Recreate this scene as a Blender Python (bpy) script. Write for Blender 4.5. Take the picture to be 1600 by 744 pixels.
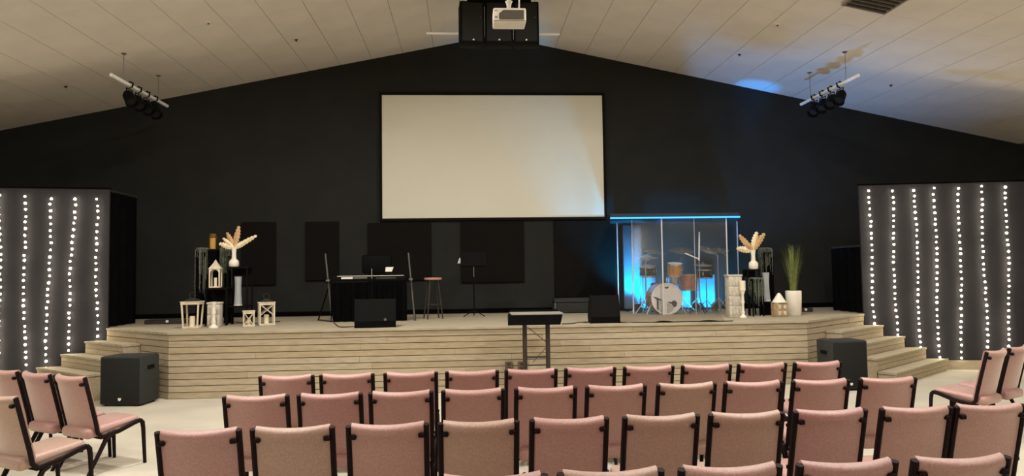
import bpy, bmesh, math, random
from mathutils import Vector, Matrix
random.seed(7)
S = bpy.context.scene
COL = S.collection
for o in list(bpy.data.objects):
    bpy.data.objects.remove(o, do_unlink=True)

# ------------------------------------------------------------------ camera
psi, th, ro, CAM_H = .0640, .0492, -.0139, 1.72
fw = Vector((math.sin(psi) * math.cos(th), math.cos(psi) * math.cos(th), math.sin(th)))
rt = Vector((math.cos(psi), -math.sin(psi), 0))
up = rt.cross(fw)
r2 = rt * math.cos(ro) + up * math.sin(ro)
u2 = -rt * math.sin(ro) + up * math.cos(ro)
cd = bpy.data.cameras.new('camera')
cd.sensor_width = 36
cd.lens = 36 * 1100 / 1600
cam = bpy.data.objects.new('camera', cd)
M = Matrix((r2, u2, -fw)).transposed().to_4x4()
M.translation = (0, 0, CAM_H)
cam.matrix_world = M
COL.objects.link(cam)
S.camera = cam

# ------------------------------------------------------------------ world, exposure
w = bpy.data.worlds.new('world')
S.world = w
w.use_nodes = True
w.node_tree.nodes['Background'].inputs[0].default_value = (1, .85, .7, 1)
w.node_tree.nodes['Background'].inputs[1].default_value = .02
S.view_settings.view_transform = 'Standard'
S.view_settings.look = 'None'
S.view_settings.exposure = -.28
S.view_settings.gamma = 1
S.view_settings.use_curve_mapping = False

RX, RZ, SL = .59, 6.456, .2027          # ridge x, ridge height, roof slope
YW, YB = 13.83, -7.0                    # back wall of the stage, wall behind the seats
XL, XR = RX - 11.0, RX + 11.0
HS = .937                               # stage height
def ceil_z(x): return RZ - SL * abs(x - RX)

# house lights: round downlights recessed in the ceiling over the seating
HOUSE = [(-2.0, 8.6, 190), (3.2, 8.6, 190)] + [(x, y, p * (.6 if abs(x - RX) > 5 else 1.25)) for y, p in ((5.2, 205), (1.2, 42), (-3.0, 36)) for x in (-6.6, -2.6, 3.8, 7.8)]
def house_lamp(x, y, p):
    l = bpy.data.lights.new('downlight_lamp', 'AREA')
    l.shape = 'DISK'; l.size = .5; l.energy = p; l.color = (1, .935, .86)
    o = bpy.data.objects.new('downlight_lamp', l)
    o.location = (x, y, ceil_z(x) - .10)
    COL.objects.link(o)
    return o

# ------------------------------------------------------------------ materials
def lin(c):
    return tuple(((v / 255) / 12.92 if v / 255 <= .04045 else ((v / 255 + .055) / 1.055) ** 2.4) for v in c)
MAT = {}
def mat(name, rgb, rough=.6, metal=0, var=.12, scale=8, bump=0, bscale=60, stretch=None, emit=None, estr=0, spec=.5):
    if name in MAT: return MAT[name]
    m = bpy.data.materials.new(name); m.use_nodes = True
    nt = m.node_tree; b = nt.nodes['Principled BSDF']
    c = lin(rgb)
    tc = nt.nodes.new('ShaderNodeTexCoord'); mp = nt.nodes.new('ShaderNodeMapping')
    nt.links.new(tc.outputs['Object'], mp.inputs[0])
    if stretch: mp.inputs['Scale'].default_value = stretch
    nz = nt.nodes.new('ShaderNodeTexNoise'); nz.inputs['Scale'].default_value = scale; nz.inputs['Detail'].default_value = 5
    nt.links.new(mp.outputs[0], nz.inputs['Vector'])
    rp = nt.nodes.new('ShaderNodeValToRGB')
    rp.color_ramp.elements[0].position = .3; rp.color_ramp.elements[1].position = .7
    rp.color_ramp.elements[0].color = tuple(v * (1 - var) for v in c) + (1,)
    rp.color_ramp.elements[1].color = tuple(min(1, v * (1 + var)) for v in c) + (1,)
    nt.links.new(nz.outputs['Fac'], rp.inputs[0]); nt.links.new(rp.outputs[0], b.inputs['Base Color'])
    b.inputs['Roughness'].default_value = rough; b.inputs['Metallic'].default_value = metal
    b.inputs['Specular IOR Level'].default_value = spec
    if bump:
        n2 = nt.nodes.new('ShaderNodeTexNoise'); n2.inputs['Scale'].default_value = bscale
        nt.links.new(mp.outputs[0], n2.inputs['Vector'])
        bp = nt.nodes.new('ShaderNodeBump'); bp.inputs['Strength'].default_value = bump; bp.inputs['Distance'].default_value = .01
        nt.links.new(n2.outputs['Fac'], bp.inputs['Height']); nt.links.new(bp.outputs[0], b.inputs['Normal'])
    if emit:
        b.inputs['Emission Color'].default_value = tuple(lin(emit)) + (1,); b.inputs['Emission Strength'].default_value = estr
    MAT[name] = m
    return m
def clear_mat(name, rgb, gloss=.08, tint=(1, 1, 1)):
    m = bpy.data.materials.new(name); m.use_nodes = True
    nt = m.node_tree; nt.nodes.remove(nt.nodes['Principled BSDF'])
    t = nt.nodes.new('ShaderNodeBsdfTransparent'); t.inputs[0].default_value = tuple(tint) + (1,)
    g = nt.nodes.new('ShaderNodeBsdfGlossy'); g.inputs['Roughness'].default_value = .12; g.inputs[0].default_value = tuple(lin(rgb)) + (1,)
    d = nt.nodes.new('ShaderNodeBsdfDiffuse'); d.inputs[0].default_value = tuple(lin(rgb)) + (1,)
    nz = nt.nodes.new('ShaderNodeTexNoise'); nz.inputs['Scale'].default_value = 3
    ml = nt.nodes.new('ShaderNodeMath'); ml.operation = 'MULTIPLY'; ml.inputs[1].default_value = gloss * .5
    nt.links.new(nz.outputs['Fac'], ml.inputs[0])
    m1 = nt.nodes.new('ShaderNodeMixShader'); m1.inputs[0].default_value = gloss
    m2 = nt.nodes.new('ShaderNodeMixShader')
    nt.links.new(t.outputs[0], m1.inputs[1]); nt.links.new(g.outputs[0], m1.inputs[2])
    nt.links.new(ml.outputs[0], m2.inputs[0]); nt.links.new(m1.outputs[0], m2.inputs[1]); nt.links.new(d.outputs[0], m2.inputs[2])
    nt.links.new(m2.outputs[0], nt.nodes['Material Output'].inputs[0])
    return m

CARPET = mat('floor_carpet', (193, 187, 171), .95, var=.10, scale=1.3, bump=.25, bscale=240, spec=.1)
WALLBLK = mat('black_wall_paint', (42, 43, 41), .9, var=.10, scale=2.5, bump=.08, bscale=90, spec=.15)
SIDEWALL = mat('side_wall_paint', (196, 188, 174), .9, var=.05, scale=2, spec=.2)
CEIL = mat('ceiling_panel_paint', (228, 221, 210), .95, var=.05, scale=1.7, bump=.15, bscale=160, spec=.1)
CEILGAP = mat('ceiling_joint', (120, 112, 102), .95, var=.05)
PANELBLK = mat('acoustic_fabric', (26, 25, 23), 1, var=.15, scale=30, bump=.2, bscale=200, spec=.05)
FLAT = mat('charcoal_flat_paint', (49, 48, 51), .85, var=.14, scale=2.2, bump=.08, bscale=70, spec=.2)
FLATBLK = mat('black_drape', (11, 11, 12), 1, var=.2, scale=6, spec=.03)
WOOD = [mat('plank_wood_%d' % i, c, .8, var=.13, scale=5.0, stretch=(1.2, 9, 9), bump=.12, bscale=20, spec=.2)
        for i, c in enumerate([(176, 162, 136), (181, 167, 141), (171, 157, 133), (178, 165, 141), (173, 158, 130)])]
DECK = mat('deck_boards', (172, 162, 140), .8, var=.16, scale=3, stretch=(1, 8, 1), bump=.1, bscale=30, spec=.2)
COREDK = mat('stage_core', (70, 56, 40), .9, var=.1)
FAB = [mat('chair_fabric_%d' % i, c, .44, var=.16, scale=90, bump=.25, bscale=300, spec=1.0)
       for i, c in enumerate([(182, 138, 130), (178, 144, 129), (178, 131, 127)])]
for f_ in FAB:
    b_ = f_.node_tree.nodes['Principled BSDF']
    b_.inputs['Sheen Weight'].default_value = 1; b_.inputs['Sheen Roughness'].default_value = .35; b_.inputs['Sheen Tint'].default_value = (1, .92, .82, 1)
FRAME = mat('chair_frame_metal', (30, 19, 20), .6, var=.1, spec=.12)
BLACKPL = mat('black_plastic', (14, 14, 14), .7, var=.12, scale=20, spec=.08)
BLACKSP = mat('speaker_cabinet', (48, 50, 48), .8, var=.14, scale=60, bump=.15, bscale=250, spec=.3)
GRILLE = mat('speaker_grille', (26, 28, 26), .75, var=.2, scale=160, bump=.3, bscale=400, spec=.3)
GREYMET = mat('grey_metal', (120, 118, 114), .4, .6, var=.08)
DARKMET = mat('dark_metal', (62, 58, 54), .45, .4, var=.1)
CHROME = mat('chrome', (215, 215, 215), .2, .9, var=.04)
WHITEPL = mat('white_plastic', (236, 230, 216), .4, var=.04)
WHITEPIPE = mat('white_pipe', (250, 248, 244), .45, var=.02)
SCREEN = mat('screen_fabric', (224, 222, 206), .9, var=.02, scale=.8, spec=.1)
WHITEWOOD = mat('whitewashed_wood', (214, 202, 178), .8, var=.2, scale=12, stretch=(1, 1, .2), bump=.2, bscale=40)
GREYWOOD = mat('weathered_wood', (200, 193, 178), .85, var=.16, scale=16, bump=.35, bscale=24)
TANWOOD = mat('tan_wood', (170, 146, 112), .85, var=.35, scale=18, bump=.5, bscale=24)
CERAM = mat('white_ceramic', (240, 234, 218), .35, var=.03)
GREYCER = mat('grey_ceramic', (168, 172, 174), .5, var=.06)
WAX = mat('candle_wax', (240, 228, 200), .6, var=.03)
GOLDWAX = mat('gold_candle', (250, 226, 150), .5, var=.06)
AMBER = clear_mat('amber_glass', (200, 160, 110), .10, (.96, .91, .82))
LEAF1 = mat('dried_palm', (242, 222, 186), .8, var=.2, scale=14)
LEAF2 = mat('dried_palm_dark', (200, 162, 116), .8, var=.25, scale=14)
FERN = mat('fern_green', (120, 127, 112), .8, var=.3, scale=20)
GRASSG = mat('grass_green', (122, 132, 74), .75, var=.3, scale=20)
COPPER = mat('copper_shell', (176, 126, 104), .35, .4, var=.15, scale=6)
GOLDSH = mat('gold_shell', (206, 150, 92), .3, .5, var=.12, scale=6)
HEAD = mat('drum_head', (214, 208, 202), .6, var=.04)
CYMB = mat('cymbal_bronze', (196, 196, 190), .35, .6, var=.12, scale=10)
CLOTHWH = mat('gobo_cloth', (104, 112, 122), .95, var=.06, scale=9)
RUG = mat('drum_rug', (150, 138, 116), .98, var=.15, scale=20, bump=.3, bscale=150, spec=.05)
CABLE = mat('cable_rubber', (18, 18, 18), .7, var=.1)
PAPER = mat('paper', (232, 230, 222), .8, var=.02)
SEATPINK = mat('stool_seat', (196, 140, 128), .5, var=.12)
ACRYL = clear_mat('clear_acrylic', (230, 238, 245), .06)
ACRYLEDGE = mat('acrylic_edge', (214, 214, 220), .3, var=.05)
BULB = mat('warm_white_bulb', (255, 246, 226), .4, var=.02, emit=(255, 240, 214), estr=45)
LEDSTRIP = mat('blue_led_strip', (60, 160, 255), .4, var=.02, emit=(25, 140, 255), estr=4)
LEDLENS = mat('blue_led_lens', (120, 200, 255), .4, var=.02, emit=(90, 190, 255), estr=6)
LENSWARM = mat('downlight_lens', (255, 240, 215), .4, var=.02, emit=(255, 222, 180), estr=5)

# ------------------------------------------------------------------ mesh helpers
class MB:
    def __init__(s): s.v = []; s.f = []; s.sm = []
    def add(s, vs, fs, smooth=False):
        n = len(s.v); s.v += [tuple(p) for p in vs]; s.f += [tuple(i + n for i in f) for f in fs]; s.sm += [smooth] * len(fs)
        return s
    def box(s, x0, x1, y0, y1, z0, z1):
        vs = [(x, y, z) for z in (z0, z1) for y in (y0, y1) for x in (x0, x1)]
        return s.add(vs, [(0, 2, 3, 1), (4, 5, 7, 6), (0, 1, 5, 4), (2, 6, 7, 3), (0, 4, 6, 2), (1, 3, 7, 5)])
    def rbox(s, x0, x1, y0, y1, z0, z1, r=.01, seg=2, smooth=True):
        bm = bmesh.new(); bmesh.ops.create_cube(bm, size=1)
        for v in bm.verts:
            v.co = Vector(((x0 + x1) / 2 + v.co.x * (x1 - x0), (y0 + y1) / 2 + v.co.y * (y1 - y0), (z0 + z1) / 2 + v.co.z * (z1 - z0)))
        bmesh.ops.bevel(bm, geom=bm.edges[:], offset=r, segments=seg, affect='EDGES', profile=.5)
        bm.verts.index_update()
        s.add([v.co[:] for v in bm.verts], [[v.index for v in f.verts] for f in bm.faces], smooth); bm.free()
        return s
    def prism(s, poly, z0, z1):
        n = len(poly)
        vs = [(p[0], p[1], z0) for p in poly] + [(p[0], p[1], z1) for p in poly]
        fs = [tuple(range(n - 1, -1, -1)), tuple(range(n, 2 * n))] + [(i, (i + 1) % n, n + (i + 1) % n, n + i) for i in range(n)]
        return s.add(vs, fs)
    def extrude(s, poly, axis, a0, a1):      # poly in the two other axes
        def P(p, a):
            return {'x': (a, p[0], p[1]), 'y': (p[0], a, p[1]), 'z': (p[0], p[1], a)}[axis]
        n = len(poly)
        vs = [P(p, a0) for p in poly] + [P(p, a1) for p in poly]
        return s.add(vs, [tuple(range(n - 1, -1, -1)), tuple(range(n, 2 * n))] + [(i, (i + 1) % n, n + (i + 1) % n, n + i) for i in range(n)])
    def tube(s, pts, r, n=8, rx=None):
        pts = [Vector(p) for p in pts]; rs = r if isinstance(r, (list, tuple)) else [r] * len(pts)
        rings = []
        for i, p in enumerate(pts):
            d = (pts[min(i + 1, len(pts) - 1)] - pts[max(i - 1, 0)]).normalized()
            a = Vector((1, 0, 0)) if abs(d.x) < .9 else Vector((0, 0, 1))
            a = (a - d * a.dot(d)).normalized(); b = d.cross(a)
            rings.append([p + a * math.cos(2 * math.pi * k / n) * (rx or rs[i]) + b * math.sin(2 * math.pi * k / n) * rs[i] for k in range(n)])
        vs = [v[:] for ring in rings for v in ring]; fs = []
        for i in range(len(pts) - 1):
            for k in range(n):
                fs.append((i * n + k, i * n + (k + 1) % n, (i + 1) * n + (k + 1) % n, (i + 1) * n + k))
        fs += [tuple(range(n - 1, -1, -1)), tuple((len(pts) - 1) * n + k for k in range(n))]
        return s.add(vs, fs, True)
    def lathe(s, prof, n=20, c=(0, 0, 0), axis='z'):
        vs = []; fs = []
        for r, z in prof:
            for k in range(n):
                a = 2 * math.pi * k / n; x, y = r * math.cos(a), r * math.sin(a)
                p = (x, y, z) if axis == 'z' else ((x, -z, y) if axis == 'y' else (z, x, y))
                vs.append((p[0] + c[0], p[1] + c[1], p[2] + c[2]))
        for i in range(len(prof) - 1):
            for k in range(n):
                fs.append((i * n + k, i * n + (k + 1) % n, (i + 1) * n + (k + 1) % n, (i + 1) * n + k))
        e = (len(prof) - 1) * n
        if prof[0][0] > 0 and prof[-1][0] > 0:
            fs += [(e + k, e + (k + 1) % n, (k + 1) % n, k) for k in range(n)]
        else:
            if prof[0][0] > 0: fs.append(tuple(range(n - 1, -1, -1)))
            if prof[-1][0] > 0: fs.append(tuple(e + k for k in range(n)))
        return s.add(vs, fs, True)
    def xf(s, m):
        s.v = [tuple(m @ Vector(p)) for p in s.v]; return s
    def mesh(s, name, material):
        me = bpy.data.meshes.new(name); me.from_pydata(s.v, [], s.f); me.update()
        bm = bmesh.new(); bm.from_mesh(me); bmesh.ops.recalc_face_normals(bm, faces=bm.faces[:]); bm.to_mesh(me); bm.free()
        me.polygons.foreach_set('use_smooth', s.sm)
        if any(s.sm):
            try: me.set_sharp_from_angle(angle=math.radians(42))
            except Exception: pass
        me.materials.append(material)
        return me
    def build(s, name, material, parent=None, loc=None):
        o = bpy.data.objects.new(name, s.mesh(name, material)); COL.objects.link(o)
        if parent: o.parent = parent
        if loc: o.location = loc
        return o
def link_mesh(name, me, parent=None, loc=None, rot=None):
    o = bpy.data.objects.new(name, me); COL.objects.link(o)
    if parent: o.parent = parent
    if loc: o.location = loc
    if rot: o.rotation_euler = rot
    return o
def tag(o, label, cat, group=None, kind=None):
    o['label'] = label; o['category'] = cat
    if group: o['group'] = group
    if kind: o['kind'] = kind
    return o
def thing(name, label, cat, loc=(0, 0, 0), rz=0, group=None):
    o = bpy.data.objects.new(name, None); o.empty_display_size = .1
    COL.objects.link(o); o.location = loc; o.rotation_euler = (0, 0, rz)
    return tag(o, label, cat, group)
def struct(o, label, cat):
    return tag(o, label, cat, kind='structure')
def copy_tree(o, parent=None):
    c = o.copy(); COL.objects.link(c); c.parent = parent
    for ch in o.children: copy_tree(ch, c)
    return c

# ------------------------------------------------------------------ the room
m = MB().box(XL - .2, XR + .2, YB - .2, YW + .2, -.15, 0)
struct(m.build('floor', CARPET), 'pale beige carpeted floor of the hall', 'floor')
poly = [(XL - .2, 0), (XR + .2, 0), (XR + .2, ceil_z(XR + .2)), (RX, RZ), (XL - .2, ceil_z(XL - .2))]
struct(MB().extrude(poly, 'y', YW, YW + .15).build('wall_back', WALLBLK), 'tall black gable wall behind the stage', 'wall')
struct(MB().extrude(poly, 'y', YB - .15, YB).build('wall_front', SIDEWALL), 'plain tan wall behind the seating', 'wall')
struct(MB().box(XL - .15, XL, YB, YW, 0, ceil_z(XL)).build('wall_left', SIDEWALL), 'plain tan side wall on the left', 'wall')
struct(MB().box(XR, XR + .15, YB, YW, 0, ceil_z(XR)).build('wall_right', SIDEWALL), 'plain tan side wall on the right', 'wall')
T = .012
cp = [(XL - .2, ceil_z(XL - .2) + T), (RX, RZ + T), (XR + .2, ceil_z(XR + .2) + T), (XR + .2, ceil_z(XR + .2) + .15), (RX, RZ + .15), (XL - .2, ceil_z(XL - .2) + .15)]
ceil = struct(MB().extrude(cp, 'y', YB, YW).build('ceiling', CEILGAP), 'pitched ceiling of long pale tan panels', 'ceiling')
PWX, PL, Y0P = .605, 1.22, 6.51
ang = math.atan(SL)
wS = PWX / math.cos(ang)
pm = {}
def cpanel(ln, key):
    if key not in pm:
        pm[key] = MB().box(-wS / 2 + .0035, wS / 2 - .0035, -ln / 2 + .001, ln / 2 - .001, 0, T).mesh('ceiling_panel', CEIL)
    return pm[key]
NC = 18
for sd in (-1, 1):
    for c in range(NC):
        x = RX + sd * (c + .5) * PWX
        if c < 18:
            off = .61 * (c % 2)
            ys = [Y0P + off + k * PL for k in range(7)]
            ys = [Y0P] + [y for y in ys if y > Y0P + .05 and y < YW - .05] + [YW]
            for a, b in zip(ys[:-1], ys[1:]):
                if b - a < .02: continue
                o = link_mesh('ceiling_panel', cpanel(b - a, round(b - a, 3)), ceil, (x, (a + b) / 2, ceil_z(x)), (0, sd * ang, 0))
    # behind the view the panels run on as long strips
    for c in range(NC):
        x = RX + sd * (c + .5) * PWX
        o = link_mesh('ceiling_panel', cpanel(Y0P - YB, 'long'), ceil, (x, (Y0P + YB) / 2, ceil_z(x)), (0, sd * ang, 0))

for i, (x, y, pw) in enumerate(HOUSE):
    z = ceil_z(x)
    t = thing('ceiling_downlight', 'round recessed ceiling downlight over the seating', 'light', (x, y, z), 0, 'house downlights')
    t.rotation_euler = (0, (1 if x > RX else -1) * ang, 0)
    MB().lathe([(.27, 0), (.30, 0), (.30, -.02), (.27, -.025), (.27, 0)], 24).build('trim_ring', WHITEPL, t)
    MB().lathe([(.0, -.004), (.265, -.004), (.265, -.012), (0, -.012)], 24).build('lens', LENSWARM, t)
    house_lamp(x, y, pw)

# sprinkler heads and a vent on the ceiling
def on_ceiling(x, y): return (x, y, ceil_z(x)), (0, (1 if x > RX else -1) * ang, 0)
for x, y, r, lab in [(-3.86, 10.71, .07, 'round sprinkler plate high on the left ceiling slope'), (-6.74, 12.21, .03, 'small dark sprinkler head above the left light bar'),
                     (-2.88, 12.07, .03, 'small dark sprinkler head between left light bar and speaker cluster'), (4.93, 10.64, .07, 'round sprinkler plate high on the right ceiling slope'),
                     (4.92, 12.18, .03, 'small dark sprinkler head left of the blue glow'), (7.69, 12.13, .03, 'small dark sprinkler head right of the right light bar')]:
    p, rr = on_ceiling(x, y)
    t = thing('sprinkler_head', lab, 'sprinkler', p); t.rotation_euler = rr
    MB().lathe([(0, -.001), (r, -.001), (r * 1.0, -.006), (r * .5, -.012), (0, -.012)], 16).build('plate', CEIL if r > .05 else DARKMET, t)
    MB().lathe([(0, -.012), (.010, -.012), (.007, -.02), (.016, -.024), (.016, -.028), (0, -.028)], 10).build('head', DARKMET, t)
p, rr = on_ceiling(5.66, 9.20)
t = thing('ceiling_vent', 'dark square ceiling vent at the top edge on the right', 'vent', p); t.rotation_euler = rr
MB().box(-.32, .32, -.3, .3, -.05, -.001).build('housing', mat('vent_metal', (120, 108, 92), .6), t)
for k in range(5):
    MB().box(-.28, .28, -.24 + k * .105, -.19 + k * .105, -.065, -.05).build('slat', DARKMET, t)

# ------------------------------------------------------------------ stage
FL, FR = Vector((-4.23, 10.32, 0)), Vector((5.08, 10.32, 0))
BL, BR = Vector((-5.66, 11.50, 0)), Vector((6.74, 11.64, 0))
stage = thing('stage_platform', 'wide raised stage clad in horizontal tan wood planks', 'stage', (0, 0, 0))
OFF = .022
core = [(FL.x + .01, FL.y + OFF), (FR.x - .01, FR.y + OFF), (BR.x - .03, BR.y + .01), (BR.x + .02, BR.y + .06), (8.5, 11.45), (8.5, YW - .006), (-7.6, YW - .006), (-7.6, 11.30), (BL.x - .02, BL.y + .08), (BL.x + .03, BL.y + .01)]
MB().prism(core, 0, HS - .03).build('core', COREDK, stage)
def edge_off(pts, d):
    c = Vector((.43, 12.2, 0)); return [(p[0] + (d if p[0] > c.x else -d), p[1] - d * .6) for p in pts]
deckp = [(FL.x - .012, FL.y - .02), (FR.x + .012, FR.y - .02), (BR.x + .01, BR.y - .005), (BR.x + .03, BR.y + .06), (8.5, 11.45), (8.5, YW - .006), (-7.6, YW - .006), (-7.6, 11.30), (BL.x - .03, BL.y + .08), (BL.x - .01, BL.y - .005)]
MB().prism(deckp, HS - .03, HS).build('deck', DECK, stage)
NR = 10
RH = (HS - .03) / NR
def clad(A, B, inward, lens, seed):
    rnd = random.Random(seed)
    d = (B - A); L = d.length; d.normalize()
    n = Vector((d.y, -d.x, 0))
    if n.dot(inward) > 0: n = -n
    for r in range(NR):
        s = 0; first = True
        while s < L - .01:
            ln = rnd.uniform(*lens) if not first else rnd.uniform(lens[0] * .5, lens[1])
            e = min(L, s + ln)
            if L - e < .4: e = L
            first = False
            th_ = .018 + rnd.uniform(-.003, .005)
            a, b = A + d * (s + .0015), A + d * (e - .0015)
            P = [a - n * OFF, b - n * OFF, b - n * (OFF - th_), a - n * (OFF - th_)]
            z0, z1 = r * RH + .0045, (r + 1) * RH - .0045
            MB().prism([(p.x, p.y) for p in P], z0 + .001, z1).build('plank', rnd.choice(WOOD), stage)
            s = e
clad(FL, FR, Vector((0, 1, 0)), (1.6, 3.2), 1)
clad(FL, BL, Vector((1, .5, 0)), (1.2, 2.4), 2)
clad(FR, BR, Vector((-1, .5, 0)), (1.2, 2.4), 3)

# wing flats with strings of lights
PR0, PR1 = Vector((6.72, 11.62, 0)), Vector((9.9, 11.068, 0))
PL0, PL1 = Vector((-5.65, 11.50, 0)), Vector((-8.9, 10.949, 0))
def wing(side, A, B, label, wall_lab, DH=3.12):
    t = thing('backdrop_flat', label, 'panel', (A.x, A.y, 0))
    d = (B - A); L = d.length; d.normalize(); n = Vector((-d.y, d.x, 0)); n = n if n.y > 0 else -n
    def P(s, o): q = d * s + n * o; return (q.x, q.y)
    nb = 4
    for k in range(nb):
        s0, s1 = L * k / nb, L * (k + 1) / nb
        MB().prism([P(s0 + .001, 0), P(s1 - .001, 0), P(s1 - .001, .05), P(s0 + .001, .05)], .15, 3.13).build('board', FLAT, t)
    MB().prism([P(0, .02), P(L, .02), P(L, .05), P(0, .05)], 0, .15).build('plinth', COREDK, t)
    MB().prism([P(-.01, -.012), P(L, -.012), P(L, .06), P(-.01, .06)], 3.13, 3.155).build('top_rail', FLATBLK, t)
    # short black drape hung behind the inner edge
    DL = 1.0
    dr = thing('stage_drape', wall_lab, 'curtain', (A.x, A.y + .07, HS))
    m = MB(); N = 60; pts = []
    for k in range(N + 1):
        f = k / N; y = f * DL; x = side * .05 + .035 * math.sin(f * 24) + side * .02
        pts.append((x, y))
    vs = [(x, y, 0.01) for x, y in pts] + [(x, y, DH - .02 - HS) for x, y in pts]
    vs += [(x + side * .012, y, 0.01) for x, y in pts] + [(x + side * .012, y, DH - .02 - HS) for x, y in pts]
    q = N + 1
    fs = [(k, k + 1, q + k + 1, q + k) for k in range(N)] + [(2 * q + k, 3 * q + k, 3 * q + k + 1, 2 * q + k + 1) for k in range(N)]
    fs += [(q + k, q + k + 1, 3 * q + k + 1, 3 * q + k) for k in range(N)]
    m.add(vs, fs, True); m.build('cloth', FLATBLK, dr)
    MB().tube([(side * .06, 0, DH - HS), (side * .06, DL, DH - HS)], .02).build('rail', DARKMET, dr)
    MB().tube([(side * .085, DL, 0.0), (side * .085, DL, DH - HS)], .02).build('post', FLATBLK, dr)
    return t
wing(-1, PL0, PL1, 'charcoal backdrop flat left of stage behind five light strings', 'short black drape behind the inner edge of left lit backdrop')
wing(1, PR0, PR1, 'charcoal backdrop flat right of stage behind seven light strings', 'short black drape behind the inner edge of right lit backdrop', 2.1)
# pale baseboards in front of the flats
def baseboard(name, A, B, s0, lab):
    d = (B - A); L = d.length; d.normalize(); n = Vector((-d.y, d.x, 0)); n = n if n.y > 0 else -n
    P = [A + d * s0 - n * .03, A + d * L - n * .03, A + d * L + n * .015, A + d * s0 + n * .015]
    struct(MB().prism([(p.x, p.y) for p in P], 0, .15).build(name, WOOD[1]), lab, 'baseboard')
baseboard('baseboard_left', PL0, PL1, 1.25, 'pale wood baseboard under the left lit backdrop')
baseboard('baseboard_right', PR0, PR1, 1.25, 'pale wood baseboard under the right lit backdrop')

# side steps
def steps(side, F, B, A, E, s0, label):
    t = thing('stage_steps', label, 'steps', (0, 0, 0))
    d = (B - F); d.normalize()
    n = Vector((d.y, -d.x, 0))
    if n.x * side < 0: n = -n
    pd = (E - A).normalized()
    def hit(o):        # where the line at offset o along d meets the backdrop
        Q = F + n * o
        den = d.x * pd.y - d.y * pd.x
        s = ((A.x - Q.x) * pd.y - (A.y - Q.y) * pd.x) / den
        return s - .06
    rz = HS / 5
    for k in range(1, 5):
        o0, o1 = (k - 1) * .25 + .003, k * .25
        zt = HS - k * rz
        e0, e1 = hit(o0), hit(o1)
        def P(s, o): q = F + d * s + n * o; return (q.x, q.y)
        MB().prism([P(s0, o0), P(e0, o0), P(e1, o1 - .012), P(s0, o1 - .012)], 0, zt - .03).build('step_block', WOOD[(k + 1) % 5], t)
        MB().prism([P(s0 - .012, o0), P(e0, o0), P(e1, o1 + .012), P(s0 - .012, o1 + .012)], zt - .03, zt).build('tread', DECK, t)
        nn = 2
        for j in range(nn):
            za, zb = zt - rz + .004 + j * (rz - .03) / nn, zt - rz + (j + 1) * (rz - .03) / nn - .003
            MB().prism([P(s0, o1 - .012), P(e1 - .01, o1 - .012), P(e1 - .01, o1), P(s0, o1)], za, zb).build('riser_plank', WOOD[(k + j) % 5], t)
steps(1, FR, BR, PR0, PR1, .62, 'four wooden steps climbing the right end of the stage')
steps(-1, FL, BL, PL0, PL1, .80, 'four wooden steps climbing the left end of the stage')

# projection screen and acoustic panels on the back wall
t = thing('projection_screen', 'large blank white projection screen on the black gable wall', 'screen', (.545, YW, 4.02))
SW, SHH = 4.362, 2.43
MB().box(-SW / 2, SW / 2, -.05, -.03, -SHH / 2, SHH / 2).build('fabric', SCREEN, t)
fr = MB(); b_ = .05
for x0, x1, z0, z1 in ((-SW / 2 - b_, SW / 2 + b_, SHH / 2, SHH / 2 + b_), (-SW / 2 - b_, SW / 2 + b_, -SHH / 2 - b_, -SHH / 2), (-SW / 2 - b_, -SW / 2, -SHH / 2, SHH / 2), (SW / 2, SW / 2 + b_, -SHH / 2, SHH / 2)):
    MB().box(x0, x1, -.065, -.001, z0, z1).build('frame_bar', PANELBLK, t)
for x0, x1, z0, z1, lab in [(-4.32, -3.67, 1.55, 2.76, 'dark acoustic wall panel behind the left palm vase'), (-3.11, -2.475, 1.62, 2.755, 'narrow dark acoustic wall panel left of the keyboard'),
                       (-1.92, -.70, 1.60, 2.72, 'wide dark acoustic wall panel behind the keyboard'), (-.117, 1.114, 1.535, 2.72, 'square dark acoustic wall panel behind the music stand'),
                       (1.717, 2.90, 1.22, 2.73, 'tall dark acoustic wall panel left of the drum enclosure')]:
    t = thing('acoustic_panel', lab, 'panel', ((x0 + x1) / 2, YW - .004, z0), 0, 'acoustic panels under the screen')
    MB().rbox(-(x1 - x0) / 2, (x1 - x0) / 2, -.05, -.002, 0, z1 - z0, .008, 1, False).build('fabric_face', PANELBLK, t)
    MB().box(-(x1 - x0) / 2 + .03, (x1 - x0) / 2 - .03, -.002, 0, .03, z1 - z0 - .03).build('backing', COREDK, t)
struct(MB().box(-7.5, 8.4, YW - .012, YW, HS, HS + .09).build('baseboard_back', FLATBLK), 'black baseboard along the gable wall on stage', 'baseboard')

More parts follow.
